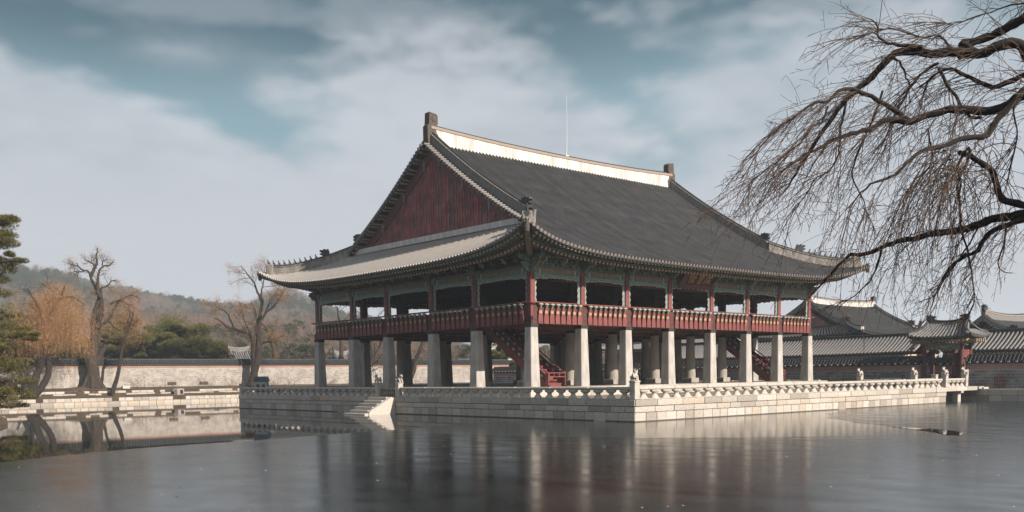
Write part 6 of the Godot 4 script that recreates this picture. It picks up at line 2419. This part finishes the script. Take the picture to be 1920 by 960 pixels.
func weeping_tree() -> void:
	# the great leaning tree on the near bank; its trunk stands outside the picture on the right
	var o := Vector3(-23.4, 1.0, 48.6)
	var t := thing("weeping_tree", "bare weeping tree hanging its crooked boughs into the picture from the upper right", "tree", "", o)
	var d := 20.0
	var list := [
		[[[2010, 230], [1960, 190], [1920, 90], [1880, 85], [1850, 96], [1835, 100], [1790, 97], [1750, 98], [1725, 92], [1690, 93], [1680, 98], [1650, 128], [1615, 160], [1588, 185], [1568, 215], [1545, 250], [1520, 290], [1500, 325], [1480, 350]], 0.20, 0.018, 0.5],
		[[[1830, 98], [1812, 72], [1836, 66], [1870, 52], [1900, 40], [1930, 24], [1960, 5]], 0.11, 0.15, 0.9],
		[[[1730, 88], [1690, 82], [1655, 84], [1640, 78], [1632, 58], [1618, 46]], 0.07, 0.012, 0.0],
		[[[1672, 106], [1690, 116], [1708, 132], [1720, 142], [1714, 155], [1700, 168]], 0.045, 0.012, 0.3],
		[[[1990, 250], [1930, 180], [1885, 200], [1850, 210], [1800, 208], [1765, 212], [1735, 222], [1712, 230], [1690, 238], [1650, 236], [1618, 256], [1580, 268], [1540, 285], [1505, 305], [1470, 325], [1440, 350]], 0.17, 0.014, -0.8],
		[[[1708, 228], [1680, 212], [1655, 200], [1630, 192], [1600, 184], [1575, 182], [1555, 190], [1530, 214], [1505, 220], [1475, 242], [1450, 260], [1420, 285], [1395, 315], [1368, 335]], 0.085, 0.010, -1.4],
		[[[1990, 270], [1918, 172], [1895, 196], [1868, 222], [1840, 250], [1822, 274], [1805, 276], [1770, 284], [1740, 298], [1715, 306], [1680, 318], [1660, 335], [1640, 355], [1615, 372], [1590, 380], [1562, 402], [1545, 425]], 0.13, 0.014, -1.6],
		[[[1990, 400], [1920, 382], [1900, 380], [1878, 370], [1868, 350], [1858, 325], [1845, 308], [1825, 290], [1810, 278]], 0.125, 0.07, 0.4],
		[[[1990, 390], [1925, 398], [1890, 403], [1862, 408], [1830, 420], [1800, 423], [1770, 426], [1740, 433], [1710, 438], [1690, 444], [1665, 455], [1648, 460], [1628, 458], [1610, 472], [1596, 486], [1570, 515], [1545, 540]], 0.15, 0.012, 1.2],
		[[[1985, 405], [1920, 412], [1890, 420], [1868, 430], [1855, 445], [1846, 466], [1832, 470], [1815, 482], [1800, 508], [1790, 545], [1788, 565]], 0.11, 0.012, 0.9],
		[[[1980, 190], [1930, 140], [1900, 150], [1870, 158], [1840, 142], [1820, 126], [1805, 116], [1780, 118], [1755, 140], [1745, 170]], 0.10, 0.02, 0.2],
		[[[1760, 118], [1730, 136], [1712, 165], [1700, 195], [1690, 230], [1672, 258]], 0.05, 0.012, 0.9],
		[[[1588, 185], [1580, 215], [1568, 255], [1560, 300], [1545, 330], [1520, 345], [1500, 375], [1480, 400]], 0.05, 0.010, -0.6],
		[[[1552, 200], [1535, 235], [1512, 250], [1490, 280], [1460, 305], [1425, 335], [1390, 362], [1365, 390]], 0.04, 0.009, -1.8],
		[[[1655, 170], [1640, 215], [1618, 265], [1605, 300], [1600, 330], [1612, 368], [1618, 410], [1625, 450]], 0.045, 0.010, -0.3],
		[[[1820, 280], [1812, 310], [1800, 340], [1806, 380], [1810, 420], [1818, 470], [1822, 540], [1815, 575], [1800, 600]], 0.055, 0.012, 0.2],
		[[[1818, 276], [1800, 300], [1784, 340], [1782, 372]], 0.05, 0.028, -0.2],
		[[[1740, 240], [1745, 265], [1750, 290], [1738, 320], [1715, 340], [1700, 380], [1690, 420]], 0.03, 0.008, 0.6],
		[[[1900, 200], [1905, 240], [1915, 290], [1918, 330]], 0.03, 0.01, 0.3],
		[[[1652, 460], [1655, 490], [1648, 518], [1625, 545], [1600, 552], [1570, 565]], 0.035, 0.008, 1.3],
		[[[1886, 428], [1893, 460], [1900, 495], [1915, 505]], 0.035, 0.012, 0.6],
		[[[1835, 425], [1818, 470], [1792, 510], [1770, 545], [1740, 560]], 0.03, 0.008, 1.0],
		[[[1760, 128], [1790, 190], [1830, 215], [1860, 205]], 0.06, 0.05, 0.1],
		[[[1940, 10], [1905, 6], [1870, 12], [1830, 16], [1800, 24], [1790, 22]], 0.03, 0.008, 0.4],
		[[[1800, 110], [1770, 62], [1740, 66], [1705, 60], [1680, 50], [1640, 54], [1612, 62]], 0.045, 0.008, 0.6],
	]
	var twigs := MB.new()
	var left := -look_right
	var trunk := MB.new()
	var base := PackedVector3Array([Vector3(0, -0.4, 0), Vector3(-0.1, 1.2, -0.1), Vector3(-0.3, 2.6, -0.5), Vector3(-0.9, 4.0, -1.2), Vector3(-1.6, 5.4, -1.9), Vector3(-2.0, 6.4, -2.4)])
	var bt := finer(base, 3, 0.03)
	trunk.tube(bt, radii(bt.size(), 0.52, 0.26), 12)
	# two leading stems join the trunk to the boughs outside the picture
	for s in [[1960, 190, 0.5], [1990, 395, 0.8], [1985, 260, -0.8], [1960, 5, 0.9]]:
		var e := seen(s[0], s[1], d + s[2]) - o
		var st := bt[bt.size() - 1 if s[1] < 300 else 9]
		var p := finer(PackedVector3Array([st, st.lerp(e, 0.5) + Vector3(0.1, 0.15, 0.1), e]), 4, 0.02)
		trunk.tube(p, radii(p.size(), 0.25, 0.19), 10)
	part("trunk", trunk.done(M.bark_fore), t)
	for s in list:
		var p := finer(traced(s[0], d, o), 3, 0.015)
		# let the bough swing in depth as well
		var ph := rng.randf() * TAU
		var r := PackedFloat32Array()
		for i in p.size():
			var f := float(i) / (p.size() - 1)
			p[i] += look_ahead * (sin(f * 4.0 + ph) * 0.35 * f + s[3] * 0.7 * f)
			var k := pow(1.0 - f, 0.8)
			r.append(lerpf(s[2], s[1], k) * (0.60 if s[1] > 0.09 else 0.56) * (1.0 + 0.07 * sin(i * 2.3 + ph) + rng.randf_range(-0.05, 0.05)))
		var b := MB.new()
		b.tube(p, r, 10 if s[1] > 0.09 else 6, true)
		part("bough", b.done(M.bark_fore), t)
		# shoots: out to the left and down, each with short spurs
		var ln := 0.0
		for i in p.size() - 1:
			ln += p[i].distance_to(p[i + 1])
		var high: bool = s[0][s[0].size() - 1][1] < 100 or s[0][0][1] == 230
		var low: bool = s[0][1][1] > 375 or s[0][s[0].size() - 1][1] > 400
		var cnt := int(ln * (12.0 if high else (6.5 if low else 11.5)))
		for i in cnt:
			var f := pow(rng.randf_range(0.02, 1.0), 0.8)
			var k := clampi(int(f * (p.size() - 1)), 0, p.size() - 2)
			var a := p[k].lerp(p[k + 1], rng.randf())
			var tn := (p[k + 1] - p[k]).normalized()
			var dir: Vector3
			if high:
				dir = (left * rng.randf_range(0.3, 1.0) + tn * 0.6 + rnd_dir() * 0.42 + Vector3(0, rng.randf_range(-0.15, 0.22), 0)).normalized()
			else:
				dir = (left * rng.randf_range(0.0, 0.7) + tn * 0.8 + rnd_dir() * 0.45 + Vector3(0, rng.randf_range(-0.6, 0.05), 0)).normalized()
			var len := rng.randf_range(0.4, 1.5) if high else (rng.randf_range(0.5, 2.4) if low else rng.randf_range(0.5, 2.0))
			len *= clampf((a.y + o.y - 3.6) / 2.6, 0.28, 1.0)
			shoot(twigs, a, dir, len, rng.randf_range(0.0055, 0.0105), left, 1, rng.randf_range(0.2, 0.5) if low else rng.randf_range(0.05, 0.28))
	for c in [[1800, 300, 50], [1780, 330, 22], [1700, 400, 8]]:      # tufts of hanging shoots
		for i in c[2]:
			var a := seen(c[0] + rng.randfn() * 26, c[1] + rng.randfn() * 16, d + rng.randf_range(-1.2, 1.0)) - o
			shoot(twigs, a, (left * rng.randf_range(-0.5, 1.0) + rnd_dir() * 0.6 + Vector3(0, -0.3, 0)).normalized(), rng.randf_range(0.8, 2.3), rng.randf_range(0.006, 0.012), left, 1, rng.randf_range(0.25, 0.6))
	stuff_part("twigs", twigs.done(M.twig_fore), t)


func shoot(b: MB, p: Vector3, d: Vector3, ln: float, r: float, left: Vector3, level: int, droop: float) -> void:
	var n := maxi(4, int(ln / 0.16))
	var pts := PackedVector3Array()
	var rs := PackedFloat32Array()
	var dirs := []
	for i in n + 1:
		pts.append(p)
		rs.append(lerpf(r, 0.0035, float(i) / n))
		dirs.append(d)
		d = (d + Vector3(0, -droop, 0) * (ln / n) * 3.0 + left * 0.03 + rnd_dir() * 0.10).normalized()
		p += d * ln / n
	b.tube(pts, rs, 4 if r > 0.012 else 3)
	for i in range(1, n + 1):
		if rng.randf() < (0.62 if level > 0 else 0.45):
			var side := rnd_dir()
			var sd: Vector3 = (dirs[i] * 0.7 + side * 0.8).normalized()
			if level > 0 and rng.randf() < 0.34:
				shoot(b, pts[i], sd, ln * rng.randf_range(0.25, 0.6), rs[i] * 0.75, left, level - 1, droop)
			else:
				var l := rng.randf_range(0.06, 0.26)
				var m := pts[i] + sd * l * 0.5 + rnd_dir() * 0.01
				b.tube(PackedVector3Array([pts[i], m, pts[i] + sd * l + Vector3(0, -0.02, 0)]), PackedFloat32Array([minf(rs[i], 0.006), 0.005, 0.003]), 3)


# ---------------------------------------------------------------- hills and the wood
func crest(a: float) -> float:   # height of the far hill's crest, a degrees from the view's heading
	var xs := [-60.0, -34.0, -28.0, -25.4, -21.9, -19.1, -16.4, -14.7, -13.5, -12.6, -11.3, -9.0, -6.0, 0.0, 40.0]
	var ys := [70.0, 84.0, 94.0, 89.0, 76.0, 70.0, 63.0, 62.0, 72.0, 76.0, 66.0, 52.0, 40.0, 18.0, 6.0]
	for i in xs.size() - 1:
		if a <= xs[i + 1]:
			return lerpf(ys[i], ys[i + 1], smoothstep(0.0, 1.0, clampf((a - xs[i]) / (xs[i + 1] - xs[i]), 0, 1)))
	return ys[ys.size() - 1]


func ground_y(p: Vector3) -> float:
	var v := Vector2(p.x - EYE.x, p.z - EYE.z)
	var r := v.length()
	var a := rad_to_deg(atan2(v.x, -v.y) - HEADING)
	var far := crest(a) * smoothstep(330.0, 850.0, r) * (1.0 - 0.4 * smoothstep(880.0, 1300.0, r))
	var near := (13.0 * smoothstep(-1.0, -9.0, a) + 3.0 * smoothstep(12.0, -4.0, a)) * smoothstep(160.0, 380.0, r)
	return 1.9 + maxf(far * 0.93, near * (1.0 - 0.35 * smoothstep(380.0, 600.0, r))) + sin(p.x * 0.021) * sin(p.z * 0.017) * 2.0 * smoothstep(170.0, 400.0, r)


func hills() -> void:
	var g := MB.new()
	var rows := []
	for i in 46:
		var row := []
		for j in 81:
			var x := -620.0 + 1500.0 * j / 80.0
			var z := -78.0 - 1050.0 * pow(i / 45.0, 1.5)
			row.append(Vector3(x, ground_y(Vector3(x, 0, z)), z))
		rows.append(row)
	g.sheet(rows)
	structure("hill_ground", g.done(M.leaf_litter))
	# the wood on the slopes: a few kinds of tree, scattered
	var kinds := []
	for k in 3:      # bare crowns: fine slivers in a dome
		var b := MB.new()
		b.coloured = true
		b.tint = Color(0.10, 0.075, 0.06)
		var p := limb(b, Vector3(0, -0.5, 0), Vector3(rng.randfn() * 0.1, 1, rng.randfn() * 0.1), 6.0, 0.22, 0.1, 4, 0.1, Vector3.ZERO, 4)
		for i in 14:
			var q := limb(b, p[2 + i % 3], Vector3(rng.randfn(), 0.9, rng.randfn()), rng.randf_range(2.5, 5.0), 0.09, 0.03, 3, 0.2, Vector3(0, 0.05, 0), 3)
			for z in 34:
				var c := q[1 + z % 3] + rnd_dir() * 0.9
				var d := (c - Vector3(0, 3.5, 0)).normalized() * 0.7 + rnd_dir() * 0.9
				var w := d.cross(rnd_dir()).normalized() * 0.022
				b.tint = Color(0.135, 0.100, 0.086).lerp(Color(0.225, 0.168, 0.138), rng.randf())
				b.leaf(c - w, c + w, c + d.normalized() * rng.randf_range(0.6, 1.4), d.cross(w).normalized())
		kinds.append(b.done(M.twigs_far))
	for k in 2:      # evergreens
		var b := MB.new()
		b.coloured = true
		b.tint = Color(0.09, 0.06, 0.045)
		limb(b, Vector3(0, -0.5, 0), Vector3.UP, 7.0, 0.2, 0.06, 4, 0.1, Vector3.ZERO, 4)
		for i in 11:
			var a := i * 2.4
			var h := 3.0 + i * 0.46
			var e := Vector3(cos(a), 0, sin(a)) * (2.6 - i * 0.16) + Vector3(0, h, 0)
			pine_pad(b, e, 1.5 - i * 0.04, 0.55, 60, 0.6, Color(0.022, 0.034, 0.016), Color(0.062, 0.074, 0.03))
		kinds.append(b.done(M.needles))
	var sets := [[], [], [], [], []]
	var lump := FastNoiseLite.new()
	lump.seed = 5
	lump.frequency = 0.012
	for i in 11500:
		var a := rng.randf_range(-34.0, 8.0)
		var r := 150.0 + 760.0 * pow(rng.randf(), 0.85)
		var an := deg_to_rad(a) + HEADING
		var p := EYE + Vector3(sin(an), 0, -cos(an)) * r
		if p.z > -92.0:
			continue
		if p.z > -120 and p.x > 20 and p.x < 92:
			continue
		p.y = ground_y(p)
		var ev := lump.get_noise_2d(p.x, p.z) + rng.randf_range(-0.25, 0.25) + (0.16 if r > 450 else -0.06)
		var k := (3 + rng.randi() % 2) if ev > 0.12 else rng.randi() % 3
		var s := rng.randf_range(0.55, 0.95) * (1.0 if k < 3 else 0.95) * (0.8 if r < 200 else 1.0)
		sets[k].append(Transform3D(Basis(Vector3.UP, rng.randf() * TAU).scaled(Vector3(s, s * rng.randf_range(0.85, 1.15), s)), p))
	for k in 5:
		var mm := MultiMesh.new()
		mm.transform_format = MultiMesh.TRANSFORM_3D
		mm.mesh = kinds[k]
		mm.instance_count = sets[k].size()
		for i in sets[k].size():
			mm.set_instance_transform(i, sets[k][i])
		var o := MultiMeshInstance3D.new()
		o.multimesh = mm
		o.name = numbered("bare_wood" if k < 3 else "evergreen_wood", self)
		add_child(o, true)
		o.set_meta("kind", "stuff")
		o.set_meta("label", "leafless brown wood covering the hillside" if k < 3 else "dark evergreens scattered through the hillside wood")


# ---------------------------------------------------------------- small things
func kiosk(label: String, at: Vector3, turn: float, w: float, h: float) -> void:
	var t := thing("lamp_box", label, "box", "", at)
	t.rotation.y = turn
	var b := MB.new()
	b.bevel(place(0, h * 0.36, 0), Vector3(w, h * 0.72, w * 0.7), 0.02)
	part("body", b.done(M.kiosk_white), t)
	b = MB.new()
	b.prism(PackedVector2Array([Vector2(-w * 0.58, h * 0.72), Vector2(w * 0.58, h * 0.72), Vector2(w * 0.44, h), Vector2(-w * 0.44, h)]), w * 0.84, place(0, 0, -w * 0.42))
	part("roof", b.done(M.kiosk_roof), t)
	for sx in [-1.0, 1.0]:
		b = MB.new()
		b.at(sx * w * 0.22, h * 0.36, w * 0.35, w * 0.26, h * 0.42, 0.02)
		part("window", b.done(M.window_dark), t)


func small_things() -> void:
	kiosk("small white box with dark lid and two windows by the far west balustrade", Vector3(-1.4, DECK, -37.2), -0.72, 1.2, 1.75)
	kiosk("low white box with dark lid before the east wall left of the gate", Vector3(44.9, 1.05, 2.7), -1.1, 1.9, 1.5)
	# dark stone block on the terrace
	var t := thing("stone_block", "dark boulder-like stone block on the terrace step left of the bare shrubs", "stone", "", seen_z(336, 741, -73.4))
	var b := MB.new()
	b.bevel(place(0, 0.42, 0, 0.4), Vector3(1.25, 0.9, 0.8), 0.12)
	part("block", b.done(M.granite4), t)
	b = MB.new()
	b.at(0.1, 0.45, 0.42, 0.5, 0.5, 0.06)
	part("dark_face", b.done(M.window_dark), t)
	t = thing("stone_bench", "small white stone block lying on the terrace below the drain vents", "stone", "", seen_z(236, 729, -75.2))
	b = MB.new()
	b.bevel(place(0, 0.2, 0), Vector3(0.95, 0.4, 0.5), 0.04)
	part("seat", b.done(M.granite1), t)
	t = thing("barrier", "short red wooden barrier at the end of the bridge", "barrier", "", Vector3(44.9, 1.05, 12.4))
	for i in 5:
		b = MB.new()
		b.at(0, 0.55, i * 0.22, 0.06, 1.1, 0.06)
		part("barrier_post", b.done(M.red_wood), t)
	b = MB.new()
	for y in [0.35, 0.7, 1.05]:
		b.at(0, y, 0.45, 0.05, 0.08, 1.0)
	part("barrier_rail", b.done(M.red_wood), t)
	visitor()
	# bits of leaf and frost lying on the ice
	var fl := MB.new()
	var lv := MB.new()
	for i in 800:
		var p := Vector3(rng.randf_range(-40, 42), 0.016, rng.randf_range(8, 44))
		var inside := p.x + (p.z - 8) * 1.1 < 42 and (p.z > 31.0 or p.x < -17.5 and p.z > 13.0 or p.x > 20.0 and p.z > 17.0)
		if not inside:
			continue
		var m := fl if rng.randf() < 0.6 else lv
		var s := rng.randf_range(0.02, 0.07)
		var a := rng.randf() * TAU
		m.leaf(p, p + Vector3(cos(a), 0.15, sin(a)) * s, p + Vector3(cos(a + 1.3), 0.1, sin(a + 1.3)) * s * 1.3, Vector3.UP)
	structure("frost_specks", fl.done(M.ice_speck), "stuff")
	structure("fallen_leaves", lv.done(M.dead_leaf), "stuff")


# a visitor standing on the deck beyond the pillars, turned to the pond: one continuous body from joints with radii
func visitor() -> void:
	var at := Vector3(35.2, DECK, -20.9)
	var t := thing("person", "person in dark coat standing on the deck beyond the south pillars", "person", "", at)
	t.rotation.y = -2.2
	var bones := [
		[Vector3(0.10, 0.05, 0.02), 0.05, Vector3(0.10, 0.48, 0.02), 0.06], [Vector3(0.10, 0.48, 0.02), 0.065, Vector3(0.09, 0.88, 0), 0.085],
		[Vector3(-0.10, 0.05, -0.02), 0.05, Vector3(-0.10, 0.48, 0.0), 0.06], [Vector3(-0.10, 0.48, 0.0), 0.065, Vector3(-0.09, 0.88, 0), 0.085],
		[Vector3(0.10, 0.03, 0.0), 0.045, Vector3(0.11, 0.03, 0.16), 0.035], [Vector3(-0.10, 0.03, -0.04), 0.045, Vector3(-0.11, 0.03, 0.12), 0.035],
		[Vector3(0, 0.90, 0), 0.15, Vector3(0, 1.15, 0), 0.14], [Vector3(0, 1.15, 0), 0.14, Vector3(0, 1.33, 0), 0.15],
		[Vector3(0.12, 1.36, 0), 0.08, Vector3(0.24, 1.08, 0.02), 0.055], [Vector3(0.24, 1.08, 0.02), 0.055, Vector3(0.22, 0.84, 0.12), 0.04],
		[Vector3(-0.12, 1.36, 0), 0.08, Vector3(-0.24, 1.08, 0.02), 0.055], [Vector3(-0.24, 1.08, 0.02), 0.055, Vector3(-0.22, 0.84, 0.10), 0.04],
		[Vector3(0, 1.38, 0), 0.07, Vector3(0, 1.48, 0.01), 0.05]]
	var b := MB.new()
	nets(b, bones, 0.03, Vector3(-0.4, -0.05, -0.3), Vector3(0.4, 1.56, 0.35))
	part("coat_and_body", b.done(M.cloth_dark), t)
	b = MB.new()
	nets(b, [[Vector3(0, 1.58, 0.01), 0.088, Vector3(0, 1.55, 0.05), 0.06], [Vector3(0, 1.63, -0.01), 0.088, Vector3(0, 1.60, 0.02), 0.085], [Vector3(0, 1.575, 0.10), 0.014, Vector3(0, 1.59, 0.085), 0.012], [Vector3(0, 1.48, 0), 0.05, Vector3(0, 1.55, 0.01), 0.05]], 0.012, Vector3(-0.14, 1.40, -0.14), Vector3(0.14, 1.76, 0.16))
	part("head", b.done(M.skin), t)
	b = MB.new()
	nets(b, [[Vector3(0, 1.65, -0.03), 0.095, Vector3(0, 1.60, -0.05), 0.085]], 0.015, Vector3(-0.14, 1.44, -0.2), Vector3(0.14, 1.80, 0.10))
	part("hair", b.done(M.hair), t)
	for sx in [-1.0, 1.0]:
		b = MB.new()
		var w := Vector3(0.22 * sx, 0.80, 0.125 if sx > 0 else 0.105)
		var hb := [[w, 0.03, w + Vector3(0, -0.07, 0.015), 0.032]]
		for f in 4:
			var r := w + Vector3((f - 1.5) * 0.017, -0.085, 0.02)
			var l: float = [0.055, 0.066, 0.062, 0.048][f]
			hb.append([r, 0.0095, r + Vector3(0, -l * 0.6, 0.012), 0.009])
			hb.append([r + Vector3(0, -l * 0.6, 0.012), 0.009, r + Vector3(0, -l, 0.034), 0.008])
		hb.append([w + Vector3(-0.025 * sx, -0.03, 0.02), 0.012, w + Vector3(-0.035 * sx, -0.075, 0.045), 0.009])
		nets(b, hb, 0.006, w - Vector3(0.08, 0.2, 0.06), w + Vector3(0.08, 0.06, 0.10))
		part("hand", b.done(M.skin), t)


# surface nets over the smooth union of tapered capsules [a, ra, b, rb]
func nets(mb: MB, bones: Array, cell: float, lo: Vector3, hi: Vector3) -> void:
	var nx := int((hi.x - lo.x) / cell) + 2
	var ny := int((hi.y - lo.y) / cell) + 2
	var nz := int((hi.z - lo.z) / cell) + 2
	var f := PackedFloat32Array()
	f.resize(nx * ny * nz)
	for k in nz:
		for j in ny:
			for i in nx:
				var p := lo + Vector3(i, j, k) * cell
				var s := 0.0
				for bn in bones:
					var a: Vector3 = bn[0]; var c: Vector3 = bn[2]
					var h := clampf((p - a).dot(c - a) / (c - a).length_squared(), 0, 1)
					s += exp(-(p.distance_to(a.lerp(c, h)) - lerpf(bn[1], bn[3], h)) / (cell * 0.8))
				f[(k * ny + j) * nx + i] = -log(maxf(s, 1e-30)) * cell * 0.8
	var id := PackedInt32Array()
	id.resize(nx * ny * nz)
	id.fill(-1)
	var k0 := mb.v.size()
	for k in nz - 1:
		for j in ny - 1:
			for i in nx - 1:
				var o := (k * ny + j) * nx + i
				var g := []
				var neg := 0
				for q in 8:
					var v := f[o + (q & 1) + ((q >> 1) & 1) * nx + ((q >> 2) & 1) * nx * ny]
					g.append(v)
					neg += int(v < 0)
				if neg == 0 or neg == 8:
					continue
				var c := Vector3(); var m := 0
				for q in 8:
					for ax in 3:
						var z := q | (1 << ax)
						if z != q and (g[q] < 0) != (g[z] < 0):
							var t: float = g[q] / (g[q] - g[z])
							var a := Vector3(q & 1, (q >> 1) & 1, (q >> 2) & 1)
							a[ax] += t
							c += a; m += 1
				id[o] = mb.v.size() - k0
				var nn := Vector3(g[1] + g[3] + g[5] + g[7] - g[0] - g[2] - g[4] - g[6], g[2] + g[3] + g[6] + g[7] - g[0] - g[1] - g[4] - g[5], g[4] + g[5] + g[6] + g[7] - g[0] - g[1] - g[2] - g[3])
				mb.v.append(lo + (Vector3(i, j, k) + c / m) * cell)
				mb.n.append(nn.normalized())
	var st := [1, nx, nx * ny]
	for k in range(1, nz - 1):
		for j in range(1, ny - 1):
			for i in range(1, nx - 1):
				var o := (k * ny + j) * nx + i
				for ax in 3:
					var a := f[o]; var c := f[o + st[ax]]
					if (a < 0) == (c < 0):
						continue
					var u: int = st[(ax + 1) % 3]; var w: int = st[(ax + 2) % 3]
					var q := [id[o - u - w], id[o - w], id[o], id[o - u]]
					if q.min() < 0:
						continue
					if a < 0:
						q.reverse()
					for z in [[0, 1, 2], [0, 2, 3]]:
						mb.ix.append(k0 + q[z[0]]); mb.ix.append(k0 + q[z[1]]); mb.ix.append(k0 + q[z[2]])
